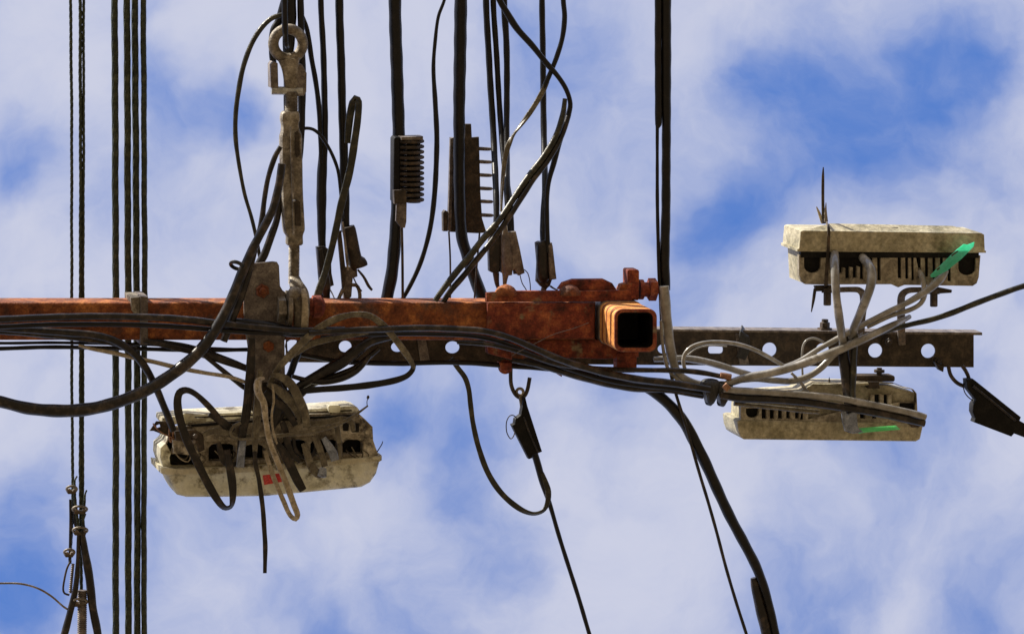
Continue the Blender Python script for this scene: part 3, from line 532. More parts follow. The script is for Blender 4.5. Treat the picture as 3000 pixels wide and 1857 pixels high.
GH = 'cables strung along the underside of the crossarm'
def har(lab, pts, w, m='dusty_cable', h=-.02, **k): return cable('strung_cable', lab, pts, w, m, h, group=GH, **k)
har('upper dusty cable along the left half of the crossarm', [(-400, 945), (0, 936), (100, 931), (200, 928), (320, 927), (450, 930), (560, 937), (650, 948), (760, 960), (860, 968), (930, 968), (1010, 966)], 20, h=-.060)
har('second dusty cable just below the upper one on the left half', [(-400, 965), (0, 957), (150, 951), (300, 950), (450, 953), (560, 960), (680, 970), (800, 974), (900, 972), (980, 970)], 15, 'black_cable', h=-.055)
har('dark cable peeling off the crossarm down to the left box', [(-300, 950), (0, 962), (100, 968), (200, 975), (270, 981), (335, 998), (388, 1032), (425, 1075), (455, 1130), (478, 1185), (500, 1240), (508, 1262)], [18, 18, 20, 22, 23, 23, 23, 22, 21, 21, 21, 20], h=-.035)
har('brown cable along the lower edge of the crossarm at left', [(-300, 972), (0, 972), (120, 980), (240, 992), (330, 1006), (400, 1020)], [14, 16, 18, 18, 14, 10], h=-.028)
har('thin black cable just under the crossarm at the far left', [(-300, 1000), (0, 1005), (150, 1004), (300, 1006), (450, 1010), (560, 1018), (700, 1024), (820, 1030)], 9, 'black_cable', h=.02)
har('straight black cable just below the crossarm at the far left', [(-300, 1028), (0, 1021), (130, 1017), (300, 1019), (450, 1023), (600, 1026), (735, 1024)], 12, 'black_cable', h=.01)
har('tan cable slanting across the four thick strands', [(230, 1012), (270, 1022), (340, 1035), (400, 1050), (450, 1060), (520, 1077), (600, 1092), (680, 1106), (740, 1128)], [8, 11, 13, 13, 13, 13, 12, 11, 10], 'tan_cable', h=-.03)
har('black cable slanting down to the plate foot from the crossarm, upper', [(430, 997), (500, 1006), (580, 1022), (660, 1050), (735, 1082)], [12, 14, 14, 14, 14], 'black_cable', h=.0)
har('flat black cable slanting to the plate foot, lower', [(420, 998), (500, 1016), (570, 1032), (640, 1052), (725, 1080), (760, 1100)], [12, 16, 18, 20, 20, 16], h=-.01, sec=FLAT2)
har('thin dark cable slanting steeply to the cables under the plate', [(590, 1036), (640, 1075), (690, 1115), (718, 1136), (750, 1150)], [10, 14, 15, 15, 12], h=-.018)
har('black cable in the shadow across the mounting plate', [(650, 942), (720, 948), (780, 958), (860, 972), (930, 972)], [22, 30, 36, 32, 20], 'black_cable', h=-.042)
har('long cable with a bright rim from the plate to the harness tape', [(905, 976), (980, 970), (1060, 966), (1150, 963), (1250, 961), (1350, 964), (1430, 972), (1500, 992), (1570, 1022), (1640, 1052), (1720, 1078), (1800, 1098), (1880, 1112), (1980, 1124), (2080, 1140)], [16, 18, 19, 19, 19, 19, 19, 19, 20, 21, 22, 22, 22, 22, 20], h=-.066)
har('second long cable hugging the lower rim of the first', [(940, 990), (1000, 985), (1080, 980), (1180, 978), (1290, 979), (1380, 984), (1460, 1000), (1540, 1030), (1620, 1064), (1700, 1092), (1790, 1116), (1880, 1130), (1980, 1140), (2080, 1155)], 14, 'black_cable', h=-.022)
har('grey cable crossing under the square tube end towards the tape', [(1340, 1002), (1440, 1010), (1530, 1032), (1620, 1062), (1700, 1076), (1800, 1082), (1900, 1084), (2000, 1086), (2060, 1092), (2120, 1104)], [12, 14, 16, 17, 16, 15, 15, 16, 16, 14], h=-.036)
har('black cable under the perforated bar from the plate to the tube end', [(860, 1036), (920, 1046), (990, 1058), (1080, 1063), (1180, 1065), (1280, 1062), (1370, 1063), (1470, 1070), (1580, 1078), (1680, 1088), (1760, 1100), (1840, 1116)], [10, 12, 14, 15, 15, 14, 15, 15, 15, 15, 15, 15], 'black_cable', h=.02)
har('short dark cable filling the bundle below the tube end', [(1500, 1055), (1580, 1068), (1680, 1096), (1780, 1122), (1860, 1136), (1960, 1142), (2060, 1160)], [14, 20, 26, 26, 24, 20, 18], 'dusty_cable', h=-.012)
har('light grey cable rising from behind the tube end to the tape', [(1915, 1052), (1960, 1050), (2010, 1050), (2060, 1058), (2120, 1074), (2170, 1090), (2215, 1103)], [16, 18, 20, 21, 20, 19, 18], 'grey_cable', h=.03)
har('thin grey loop standing up in front of the perforated bar', [(2010, 1092), (2002, 1062), (2006, 1038), (2024, 1018), (2055, 1006), (2100, 1002), (2150, 1006), (2195, 1018), (2235, 1036), (2270, 1056), (2310, 1080)], 12, 'grey_cable', h=-.0)
har('fine grey wire inside the thin loop', [(2015, 1040), (2040, 1022), (2080, 1012), (2130, 1014)], 5, 'grey_cable', h=.01)

# drops below
GD = 'cables dropping below the crossarm'
cable('drop_cable', 'heavy black cable dropping to the bottom right', [(1760, 1096), (1830, 1110), (1905, 1142), (1955, 1180), (2003, 1235), (2036, 1295), (2064, 1350), (2100, 1430), (2140, 1515), (2185, 1600), (2218, 1665), (2243, 1735), (2262, 1810), (2275, 1870), (2330, 2200)], [18, 24, 30, 33, 35, 35, 34, 33, 32, 31, 30, 28, 26, 26, 26], 'black_cable', .0, group=GD)
cable('drop_cable', 'dark sheath beside the heavy drop cable near the bottom edge', [(2207, 1692), (2212, 1712), (2224, 1765), (2238, 1820), (2250, 1870), (2300, 2200)], [18, 26, 32, 34, 34, 34], 'dusty_cable', .004, group=GD)
cable('drop_cable', 'thin straight cable falling left of the heavy drop cable', [(1962, 1080), (1973, 1128), (1990, 1185), (2014, 1262), (2030, 1320), (2052, 1395), (2072, 1460), (2100, 1560), (2128, 1665), (2157, 1765), (2187, 1857), (2290, 2200)], 10, 'dusty_cable', -.01, group=GD)
cable('drop_cable', 'black cable hanging from the hooked clamp to the bottom edge', [(1566, 1328), (1578, 1368), (1592, 1420), (1610, 1474), (1635, 1560), (1665, 1655), (1697, 1757), (1728, 1860), (1830, 2200)], [20, 22, 18, 14, 13, 13, 13, 13, 13], 'black_cable', .05, group=GD)
cable('drop_cable', 'long black loop hanging left of the hooked clamp', [(1322, 1050), (1340, 1076), (1362, 1106), (1373, 1140), (1378, 1180), (1386, 1240), (1402, 1310), (1430, 1385), (1470, 1445), (1520, 1488), (1560, 1504), (1590, 1496), (1604, 1472), (1606, 1440), (1598, 1412), (1588, 1385)], [14, 15, 15, 15, 15, 15, 16, 17, 17, 17, 16, 14, 16, 18, 16, 12], 'olive_cable', .045, group=GD, sec=FLAT2, twist=[0, 0, 0, 0, 0, 0, 0, 0, 0, 20, 50, 40, 10, 0, 0, 0])

# hooked clamps
def hook(lab, pts, h): return obj('hook', sweep(pts, 12, h=h, step=5), 'dark_steel', None, lab, 'hook', 'hooks below the perforated bar')
hook('open steel hook hanging below the perforated bar at centre', [(1497, 1060), (1496, 1100), (1498, 1128), (1508, 1152), (1522, 1164), (1536, 1160), (1545, 1142), (1552, 1106)], .05)
hook('steel hook under the right end of the perforated bar', [(2778, 1070), (2784, 1096), (2796, 1114), (2812, 1126), (2830, 1130), (2838, 1110), (2830, 1088), (2818, 1070)], .06)
t = thing('hanging_clamp', 'slim black wedge clamp hanging from the centre hook', 'clamp', P(1540, 1250, .04), 'black wedge clamps below the bar')
obj('clevis', sweep(ellring(1523, 1148, 10, 10, .05, 12), 9, closed=True, step=4), 'galv_tan', t)
obj('bail', sweep([(1524, 1158), (1530, 1190), (1533, 1220), (1536, 1240)], [12, 14, 14, 10], h=.048), 'galv_tan', t)
obj('housing', prism([(1500, 1246), (1508, 1242), (1510, 1228), (1526, 1216), (1534, 1168), (1540, 1164), (1546, 1190), (1589, 1323), (1562, 1334), (1560, 1342), (1550, 1345)], .035, .055, bevel=4), 'black_plastic_and_shade', t)
obj('ridge', sweep([(1534, 1220), (1552, 1270), (1576, 1326)], 6, h=.034), 'dusty_cable', t)
obj('safety_wire', sweep([(1512, 1222), (1502, 1216), (1492, 1219), (1484, 1236), (1484, 1262), (1490, 1278), (1497, 1285), (1504, 1278), (1509, 1264)], 3.2, h=.04, step=4), 'dark_steel', t)
t = thing('hanging_clamp', 'broad black wedge clamp hanging at the right edge', 'clamp', P(2900, 1190, .04), 'black wedge clamps below the bar')
obj('clevis', lathe(2833, 1121, .062, DOWN, [(0, 13), (6, 14), (24, 14), (28, 10)], 18), 'black_plastic_and_shade', t)
obj('housing', prism([(2834, 1138), (2832, 1112), (2852, 1110), (2992, 1222), (2988, 1232), (3040, 1262), (3040, 1296), (2972, 1270), (2964, 1279), (2854, 1237), (2858, 1226), (2850, 1208), (2851, 1186), (2860, 1172)], .035, .06, bevel=4), 'black_plastic_and_shade', t)
obj('safety_wire', sweep([(2822, 1134), (2827, 1150), (2838, 1164), (2856, 1176)], 3.4, h=.05, step=4), 'dark_steel', t)
obj('ridge', sweep([(2850, 1130), (2900, 1170), (2975, 1232)], 8, h=.034), 'dusty_cable', t)
cable('drop_cable', 'black cable leaving the right edge from the broad clamp', [(2980, 1250), (3020, 1276), (3100, 1330), (3400, 1520)], 26, 'black_cable', .045, group=GD)

# ================================================================ RIGHT HAND BOXES
t = thing('terminal_box', 'upper cream terminal box with a green tag at its right end', 'terminal box', P(2610, 760, -.02), 'cream terminal boxes on the perforated bar')
ports = [arch(2356, 748, 2406, 800), arch(2806, 748, 2860, 808)]
ports.append([(2431, 748), (2530, 748), (2530, 818), (2520, 818), (2520, 782), (2512, 780), (2510, 814), (2499, 814), (2499, 784), (2490, 782), (2488, 816), (2477, 816), (2477, 786), (2470, 784), (2467, 800), (2431, 800)])
for (a, b, c) in ((2548, 2556, 820), (2570, 2580, 822), (2628, 2641, 816), (2650, 2662, 818), (2668, 2678, 822), (2687, 2699, 815), (2708, 2720, 812), (2730, 2742, 822), (2752, 2764, 820), (2774, 2786, 825)):
    ports.append([(a, 748), (b, 748), (b+1, c), (a+1, c)])
base = [(2341, 747), (2873, 749), (2871, 772), (2868, 812), (2862, 830), (2850, 838), (2650, 835), (2632, 842), (2612, 833), (2400, 834), (2360, 833), (2350, 826), (2341, 806)]
obj('base', prism(base, -.020, -.008, holes=ports, bevel=1.6), 'dirty_cream', t)
mb = prism([(2345, 740), (2866, 742), (2862, 828), (2350, 828)], -.0075, .075, bevel=2); obj('base_body', mb, 'cream_plastic', t)
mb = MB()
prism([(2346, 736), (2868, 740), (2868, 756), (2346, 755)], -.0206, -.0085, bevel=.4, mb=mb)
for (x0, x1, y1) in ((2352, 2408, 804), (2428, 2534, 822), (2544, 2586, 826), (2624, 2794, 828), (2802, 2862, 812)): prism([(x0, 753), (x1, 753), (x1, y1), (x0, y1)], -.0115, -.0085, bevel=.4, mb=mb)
obj('port_shadow_liner', mb, 'black_plastic_and_shade', t)
lid = prism([(2346, 678), (2354, 675), (2876, 683), (2884, 688), (2886, 738), (2341, 733)], -.022, .085, bevel=3)
ld = obj('lid', lid, 'cream_plastic', t)
# bulged lid front: a shallow hipped panel on the side away from the wall
a = [P(2346, 679, -.020), P(2883, 687, -.020), P(2883, 687, .083), P(2346, 679, .083)]
b = [P(2430, 677, .010), P(2790, 684, .010), P(2790, 684, .055), P(2430, 677, .055)]
mb = MB(); mb.add(a+[q+Vector((0, -.0135, 0)) for q in b]+[q+Vector((0, .004, 0)) for q in a], [(0, 1, 5, 4), (1, 2, 6, 5), (2, 3, 7, 6), (3, 0, 4, 7), (4, 5, 6, 7), (8, 9, 10, 11), (0, 1, 9, 8), (1, 2, 10, 9), (2, 3, 11, 10), (3, 0, 8, 11)], False)
obj('lid_panel', mb, 'cream_plastic', t, sharp=20)
obj('label_recess', sweep([(2578, 671, 0.0), (2630, 671, .0)], 9, sec_round(10)), 'grimy_plastic', t)
obj('lid_lip', prism([(2336, 729), (2889, 735), (2889, 741), (2336, 737)], -.0215, .084, bevel=1), 'cream_plastic', t)
def wing(mb, x, y, h=-.012):
    lathe(x, y, h, (0, 1, -.1), [(-4, 18), (10, 18), (10, 12), (46, 12), (48, 8)], 8, mb, False)
mb = MB(); wing(mb, 2424, 848); prism([(2388, 838), (2438, 836), (2440, 852), (2392, 854)], -.012, .0, bevel=2, mb=mb); obj('wing_bolt', mb, 'dark_steel', t)
mb = MB(); wing(mb, 2736, 852); prism([(2730, 838), (2790, 850), (2788, 858), (2728, 862)], -.012, .0, bevel=2, mb=mb); obj('wing_bolt', mb, 'dark_steel', t)
obj('bolt_pin', sweep([(2388, 846), (2383, 880), (2377, 914)], [10, 9, 3], h=-.01), 'dark_steel', t)
# strap round the box with a raised spike
sp = thing('box_strap', 'dark band round the upper cream box ending in an upright spike', 'strap', P(2420, 680, 0))
obj('band', sweep([(2420, 650, .03), (2426, 661, -.015), (2428, 675, -.026), (2426, 735, -.027), (2420, 830, -.026), (2420, 842, -.01)], [8, 9, 9, 9, 12, 12], sec_sq(.5), step=5), 'dark_steel', sp)
obj('spike', sweep([(2412, 490, .03), (2411, 520, .03), (2411, 600, .03), (2414, 655, .03)], [3, 8, 9, 12], sec_sq(.5), step=6), 'dark_steel', sp)
obj('spike_sliver', sweep([(2420, 594), (2419, 620), (2420, 650)], [2, 7, 12], sec_sq(.5), h=.025), 'galvanised', sp)
obj('spike_splinter', sweep([(2392, 606), (2402, 630), (2408, 655)], [3, 9, 5], sec_sq(.4), h=.035), 'tan_cable', sp)
# arms
GA = 'bent steel arms holding the upper cream box'
obj('support_arm', sweep([(2455, 849, .03), (2495, 848, .03), (2516, 850, .03), (2528, 862, .035), (2530, 890, .05), (2524, 940, .07), (2522, 985, .076)], [16, 16, 18, 22, 22, 22, 22], sec_sq(.4), step=5), 'galvanised', None, 'left bent steel arm between the upper cream box and the bar', 'bracket', GA)
obj('support_arm', sweep([(2716, 850, .03), (2690, 849, .03), (2658, 852, .03), (2642, 866, .035), (2640, 900, .05), (2640, 950, .07), (2642, 1010, .076)], [16, 16, 18, 22, 24, 24, 22], sec_sq(.4), step=5), 'galvanised', None, 'right bent steel arm between the upper cream box and the bar', 'bracket', GA)
GB = 'grey cables of the right hand boxes'
def gc(lab, pts, w, h, m='grey_cable', **k): return cable('grey_cable', lab, pts, w, m, h, group=GB, **k)
gc('left pale cable entering the upper cream box', [(2446, 735, -.005), (2445, 755, -.04), (2446, 800, -.066), (2450, 860, -.074), (2456, 910, -.07), (2463, 960, -.058), (2470, 1010, -.03)], [20, 27, 27, 25, 26, 26, 24], 0)
gc('curved pale cable entering the upper cream box beside the left one', [(2522, 748, -.006), (2530, 758, -.03), (2545, 776, -.055), (2554, 800, -.066), (2550, 840, -.074), (2536, 880, -.074), (2520, 920, -.066), (2505, 955, -.05), (2490, 995, -.02)], [20, 26, 28, 29, 28, 28, 27, 26, 22], 0)
gc('pale thin cable into the upper box below the green tag', [(2690, 790, -.01), (2700, 810, -.03), (2706, 835, -.034), (2708, 865, -.034), (2696, 890, -.034), (2665, 908, -.034), (2610, 925, -.034), (2540, 958, -.03)], [14, 17, 17, 16, 15, 15, 14, 13], 0)
gc('cable carrying the green tag down to the harness tape', [(2772, 792, -.03), (2758, 812, -.036), (2730, 840, -.038), (2700, 862, -.038), (2660, 886, -.036), (2600, 915, -.036), (2540, 945, -.036), (2480, 978, -.036), (2400, 1022, -.036), (2340, 1058, -.034), (2300, 1074, -.032)], [18, 26, 25, 22, 18, 18, 17, 17, 16, 15, 14], 0)
gc('mossy cable from the upper right to the harness tape', [(2664, 928, .01), (2645, 938, -.01), (2615, 952, -.03), (2540, 988, -.04), (2470, 1020, -.045), (2400, 1048, -.045), (2330, 1073, -.045), (2250, 1094, -.045), (2180, 1108, -.042), (2120, 1128, -.04)], [14, 17, 20, 24, 26, 26, 26, 25, 25, 20], 0, 'grey_cable')
gc('sagging cable under the mossy cable right of the tape', [(2530, 980, -.03), (2480, 1010, -.03), (2440, 1042, -.032), (2405, 1078, -.032), (2370, 1102, -.032), (2320, 1116, -.032), (2270, 1114, -.032), (2210, 1110, -.03), (2140, 1118, -.03)], [14, 18, 19, 20, 20, 20, 19, 18, 16], 0)
gc('small hoop of wire above the lower cream box', [(2352, 1110), (2350, 1060), (2352, 1016), (2362, 998), (2382, 991), (2404, 998), (2414, 1004)], 7, .02)
gc('dark cable dropping past the bar to the tag on the lower box', [(2476, 985, -.02), (2472, 1040, -.03), (2478, 1090, -.036), (2486, 1150, -.038), (2490, 1200, -.04), (2492, 1240, -.04), (2484, 1262, -.036)], [28, 32, 36, 36, 34, 32, 26], 0, 'dusty_cable')
gc('slim dark cable beside the drop to the lower tag', [(2505, 975, -.03), (2502, 1030, -.04), (2500, 1090, -.045), (2498, 1150, -.05), (2505, 1195, -.048)], [18, 20, 20, 18, 12], 0, 'olive_cable')
gc('upper of the two cables lying across the lower cream box', [(2120, 1140), (2170, 1144), (2250, 1149), (2340, 1155), (2440, 1164), (2530, 1180), (2620, 1198), (2680, 1212), (2712, 1222)], [20, 20, 20, 20, 20, 20, 20, 20, 20], -.055)
gc('lower of the two cables lying across the lower cream box', [(2110, 1158), (2170, 1166), (2260, 1170), (2360, 1178), (2460, 1192), (2550, 1206), (2640, 1224), (2708, 1240)], [22, 24, 24, 24, 24, 24, 24, 22], -.052, 'dusty_cable')
gc('short pale cable end below the pair on the lower cream box', [(2150, 1182), (2230, 1190), (2310, 1198), (2370, 1204), (2400, 1206)], [12, 14, 14, 15, 12], -.045, 'clear_cable')
gc('pale slanting wire end above the lower cream box', [(2318, 1092), (2346, 1120), (2366, 1150), (2380, 1165)], [8, 10, 11, 10], -.03)
cable('long_cable', 'black cable rising from the bar to the right edge', [(3400, 760), (3100, 812), (3000, 838), (2930, 862), (2860, 888), (2790, 916), (2730, 936), (2670, 950), (2600, 968), (2540, 990)], [18, 18, 18, 18, 18, 18, 17, 16, 16, 14], 'olive_cable', .03)
tg = obj('cable_tag', prism([(2728, 813), (2726, 806), (2746, 786), (2802, 732), (2824, 715), (2834, 717), (2855, 709), (2853, 722), (2818, 758), (2776, 792), (2740, 812)], -.046, -.0445, bevel=.4), 'green_tag', None, 'mint green tag on the cable at the upper cream box', 'tag', 'green cable tags')
mb = prism([(2786, 748), (2806, 734), (2808, 737), (2789, 751)], -.0466, -.0462, bevel=.1)
wr = prism([(2744, 789), (2752, 782), (2754, 786), (2746, 793)], -.0466, -.0462, bevel=.1, mb=mb)
obj('tag_print', mb, 'dark_steel', tg)
t2 = thing('cable_tag', 'lime green tag lying across the front of the lower cream box', 'tag', P(2570, 1256, -.05), 'green cable tags')
obj('strip', prism([(2512, 1254), (2626, 1246), (2638, 1258), (2540, 1266), (2516, 1270)], -.050, -.0485, bevel=.4), 'lime_tag', t2)
obj('cuff', prism([(2466, 1204), (2478, 1200), (2482, 1216), (2500, 1204), (2510, 1206), (2514, 1252), (2530, 1266), (2500, 1270), (2476, 1262), (2468, 1236)], -.056, -.0505, bevel=2), 'blue_cable', t2)
# harness tape
t = thing('harness_tape', 'two lumps of black tape binding the cables left of the lower cream box', 'tape', P(2095, 1150, -.03))
obj('wrap', sweep([(2062, 1150), (2070, 1148), (2090, 1150), (2096, 1152)], [66, 78, 78, 66], sec_sq(.8, 3, 18), h=-.035, step=4, jit=1), 'black_tape', t)
obj('wrap', sweep([(2100, 1154), (2106, 1152), (2128, 1156), (2132, 1158)], [66, 74, 72, 60], sec_sq(.8, 3, 18), h=-.035, step=4, jit=1), 'black_tape', t)
obj('copper_end', sweep([(2110, 1098), (2126, 1102), (2140, 1106)], [16, 20, 22], h=-.04), 'copper', t)
obj('pale_wrap', sweep([(2122, 1128), (2134, 1140)], [18, 20], sec_sq(.7), h=-.062), 'copper', t)

# lower cream box
t = thing('terminal_box', 'lower cream terminal box crossed by two dusty cables', 'terminal box', P(2430, 1200, 0), 'cream terminal boxes on the perforated bar')
lid = prism([(2168, 1230), (2702, 1240), (2704, 1250), (2696, 1286), (2684, 1293), (2180, 1287), (2170, 1280), (2163, 1262), (2160, 1234)], -.012, .088, bevel=4)
obj('lid', lid, 'cream_plastic', t)
ports = [arch(2186, 1196, 2224, 1224), arch(2636, 1180, 2682, 1224)]
for a, b in ((2232, 2246), (2256, 2268), (2280, 2292), (2304, 2316), (2330, 2342), (2354, 2366), (2520, 2534), (2556, 2566)): ports.append([(a, 1192), (b, 1192), (b, 1226), (a, 1226)])
for x in (2556, 2583, 2606): ports.append([(x-4, 1158), (x+4, 1158), (x+4, 1180), (x-4, 1180)])
obj('base', prism([(2170, 1180), (2172, 1150), (2340, 1140), (2380, 1118), (2460, 1124), (2520, 1118), (2620, 1122), (2650, 1134), (2676, 1140), (2686, 1152), (2690, 1240), (2170, 1232)], -.010, .004, holes=ports, bevel=2), 'dirty_cream', t)
obj('base_body', prism([(2176, 1184), (2178, 1156), (2344, 1146), (2384, 1124), (2600, 1128), (2680, 1150), (2684, 1236), (2174, 1230)], .0045, .08, bevel=2), 'cream_plastic', t)
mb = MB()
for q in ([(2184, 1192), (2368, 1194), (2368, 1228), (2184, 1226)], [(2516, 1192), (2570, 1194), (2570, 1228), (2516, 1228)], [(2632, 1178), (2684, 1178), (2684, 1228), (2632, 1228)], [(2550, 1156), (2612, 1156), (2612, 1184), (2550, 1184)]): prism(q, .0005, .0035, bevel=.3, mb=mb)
obj('port_shadow_liner', mb, 'black_plastic_and_shade', t)
obj('bulge', prism([(2660, 1240), (2672, 1232), (2690, 1232), (2702, 1244), (2692, 1252), (2672, 1252)], -.018, -.0125, bevel=2), 'dark_steel', t)
mb = MB(); lathe(2575, 1116, .01, (0, 1, 0), [(-40, 8), (-34, 8), (-34, 16), (-26, 16), (-26, 8), (-6, 8), (-6, 14), (0, 14)], 12, mb, False); prism(rnd(2506, 1100, 2622, 1118, 6), .0, .03, bevel=2, mb=mb); prism([(2542, 1118), (2576, 1118), (2578, 1138), (2544, 1138)], -.012, .02, bevel=2, mb=mb)
obj('hanger', mb, 'dark_steel', t)
obj('bright_clip', prism([(2496, 1124), (2544, 1121), (2546, 1127), (2498, 1130)], -.016, -.011, bevel=1), 'cream_plastic', t)
obj('spike', lathe(2429, 1122, .0, UPI, [(0, 4), (8, 3), (18, .6)], 8), 'dark_steel', t)

# ================================================================ LEFT BOX
t = thing('splice_box', 'dirty white terminal box standing open under the plate with tangled flat cables', 'terminal box', P(785, 1330, 0))
lidp = [(467, 1372), (482, 1384), (494, 1400), (508, 1430), (520, 1450), (548, 1457), (640, 1457), (780, 1454), (900, 1443), (1060, 1428), (1086, 1414), (1104, 1388), (1117, 1340), (1096, 1344), (900, 1358), (700, 1372), (520, 1378)]
obj('lid', prism(lidp, -.020, .09, bevel=14, res=5), 'white_plastic', t)
obj('lid_rim', prism([(469, 1368), (520, 1374), (700, 1368), (900, 1354), (1098, 1338), (1119, 1334), (1119, 1348), (1110, 1354), (900, 1372), (700, 1386), (520, 1392), (489, 1392), (471, 1386)], -.026, .09, bevel=3), 'white_plastic', t)
obj('lid_corner', prism([(470, 1312), (487, 1296), (497, 1270), (509, 1262), (511, 1300), (497, 1340), (501, 1372), (479, 1372), (469, 1340)], -.012, .075, bevel=4), 'white_plastic', t)
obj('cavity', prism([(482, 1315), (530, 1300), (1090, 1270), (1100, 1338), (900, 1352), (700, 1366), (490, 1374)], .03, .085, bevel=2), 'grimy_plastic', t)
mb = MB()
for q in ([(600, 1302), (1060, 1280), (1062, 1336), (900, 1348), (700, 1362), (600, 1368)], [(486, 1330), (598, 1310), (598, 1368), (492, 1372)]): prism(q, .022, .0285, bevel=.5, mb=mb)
obj('cavity_floor', mb, 'black_plastic_and_shade', t)
ports = [arch(0, 0, 1, 1)]
P2 = [[(x0, y1), (x0, y0+12), (x0+8, y0+3), (x0+18, y0), (x1-18, y0), (x1-8, y0+3), (x1, y0+12), (x1, y1)] for (x0, x1, y0, y1) in ((612, 690, 1300, 1350), (716, 776, 1302, 1346), (824, 900, 1288, 1340), (910, 990, 1288, 1334), (1004, 1064, 1288, 1330))]
obj('base', prism([(484, 1300), (500, 1262), (560, 1240), (700, 1228), (900, 1212), (1050, 1210), (1072, 1230), (1092, 1250), (1094, 1290), (1108, 1330), (1094, 1336), (900, 1350), (700, 1362), (600, 1366), (560, 1330), (500, 1330)], -.012, .018, holes=P2, bevel=3), 'grimy_plastic', t)
obj('base_wall', prism([(505, 1250), (1050, 1218), (1070, 1240), (1072, 1256), (1060, 1268), (800, 1284), (520, 1298)], -.020, -.0125, bevel=2), 'grimy_plastic', t)
obj('top_rail', prism([(474, 1236), (476, 1224), (560, 1214), (700, 1208), (880, 1200), (1030, 1190), (1048, 1194), (1056, 1206), (1040, 1214), (880, 1220), (700, 1230), (560, 1240), (480, 1246)], -.004, .07, bevel=4), 'white_plastic', t)
obj('seam', prism([(560, 1243), (700, 1233), (1044, 1213), (1046, 1219), (700, 1240), (562, 1251)], -.0225, -.0203, bevel=.5), 'black_plastic_and_shade', t)
obj('rail_groove', prism([(560, 1221), (700, 1215), (880, 1208), (1030, 1200), (1032, 1204), (880, 1213), (700, 1220), (560, 1226)], -.0062, -.0045, bevel=.3), 'dark_steel', t)
for x, y in ((553, 1219), (980, 1195), (585, 1232)):
    obj('rail_cap', prism(rnd(x-18, y-8, x+18, y+14, 6), -.012, .01, bevel=3), 'white_plastic', t)
obj('red_label', prism([(770, 1392), (822, 1386), (832, 1410), (774, 1420)], -.0225, -.0205, bevel=.3), 'red_label', t)
for x0, y0, x1, y1 in ((1005, 1238, 1022, 1262), (1030, 1240, 1052, 1266)): obj('side_port', prism(rnd(x0, y0, x1, y1, 3), -.0225, -.0205, bevel=.3), 'black_plastic_and_shade', t)
obj('gasket', prism([(505, 1288), (600, 1282), (604, 1322), (560, 1334), (508, 1328)], -.022, -.013, bevel=4), 'grimy_plastic', t)
obj('metal_cover', prism([(512, 1262), (572, 1258), (596, 1274), (600, 1318), (582, 1326), (576, 1300), (514, 1290)], -.03, -.0225, bevel=4), 'dark_steel', t)
mb = MB(); bolt(mb, 570, 1276, -.0305, 6, 6, False); bolt(mb, 566, 1293, -.0305, 5, 6, False); obj('screws', mb, 'galvanised', t)
mb = prism([(438, 1262), (458, 1234), (506, 1234), (512, 1270), (486, 1276), (450, 1262)], -.01, -.006, holes=[[(458, 1246), (468, 1242), (470, 1250), (460, 1254)]], bevel=1); obj('metal_tab', mb, 'dark_steel', t)
obj('bare_copper', sweep([(498, 1240), (496, 1270), (500, 1294), (508, 1292)], [6, 7, 7, 5], h=-.014), 'copper', t)
obj('bare_copper', sweep([(506, 1238), (508, 1265), (504, 1290)], [6, 7, 6], h=-.016), 'copper', t)
obj('tab_wire', sweep([(448, 1240), (466, 1262), (496, 1278), (520, 1286)], 4, h=-.018), 'copper', t)
for k in range(11):
    x = (500, 512, 530, 545, 622, 640, 848, 862, 1012, 1026, 925)[k]+random.random()*12; y = 1338+random.random()*16; q = random.random()*14
    obj('loose_wire', sweep([(x-4, y-34+q), (x+14, y-6), (x+38, y+4), (x+46, y-12), (x+28, y-26+q)], 3.4, h=-.016-.002*(k % 3)), ('clear_cable', 'tan_cable', 'dusty_cable')[k % 3], t)

# bundle dropping from the plate into the box
GF = 'flat cables hanging from the plate into the dirty white box'
def fc(lab, pts, w, h, m='clear_cable', sec=FLAT4, **k): return cable('flat_cable', lab, pts, w, m, h, group=GF, sec=sec, **k)
fc('tall flat cable running down the left side of the plate into the box', [(738, 990), (736, 1040), (733, 1100), (727, 1160), (720, 1220), (712, 1260), (706, 1310), (702, 1366)], [20, 24, 28, 27, 26, 24, 22, 22], -.04, 'dusty_cable')
fc('short bluish ribbed cable end inside the left opening of the white box', [(712, 1290), (707, 1325), (703, 1368)], [20, 22, 24], -.046, 'blue_cable')
fc('brown flat cable dropping straight through the middle of the white box', [(762, 1085), (758, 1130), (755, 1180), (752, 1240), (748, 1290), (747, 1340)], [16, 20, 24, 24, 18, 12], -.05, 'clear_cable')
fc('long tail hanging far below the white box', [(746, 1322), (749, 1360), (758, 1400), (764, 1440), (770, 1490), (774, 1550), (777, 1600), (776, 1678)], [12, 13, 13, 14, 14, 14, 14, 11], -.055, 'dusty_cable', FLAT2)
fc('pale tan hairpin cable looping below the white box', [(760, 1116, -.07), (756, 1128, -.075), (760, 1150, -.078), (772, 1180, -.08), (778, 1230, -.08), (790, 1290, -.08), (812, 1350, -.08), (840, 1420, -.08), (862, 1480, -.08), (872, 1508, -.078), (866, 1520, -.075), (850, 1508, -.07), (832, 1470, -.066), (806, 1410, -.06), (788, 1360, -.05), (776, 1320, -.04)],
   [16, 18, 18, 20, 17, 17, 17, 18, 18, 16, 14, 14, 14, 14, 14, 12], 0, 'tan_cable', FLAT2)
fc('pale stub bending at the top of the bundle under the plate', [(772, 1108, -.07), (758, 1112, -.078), (752, 1126, -.08), (754, 1150, -.08), (764, 1172, -.08)], [10, 16, 18, 17, 12], 0, 'tan_cable', sec_round())
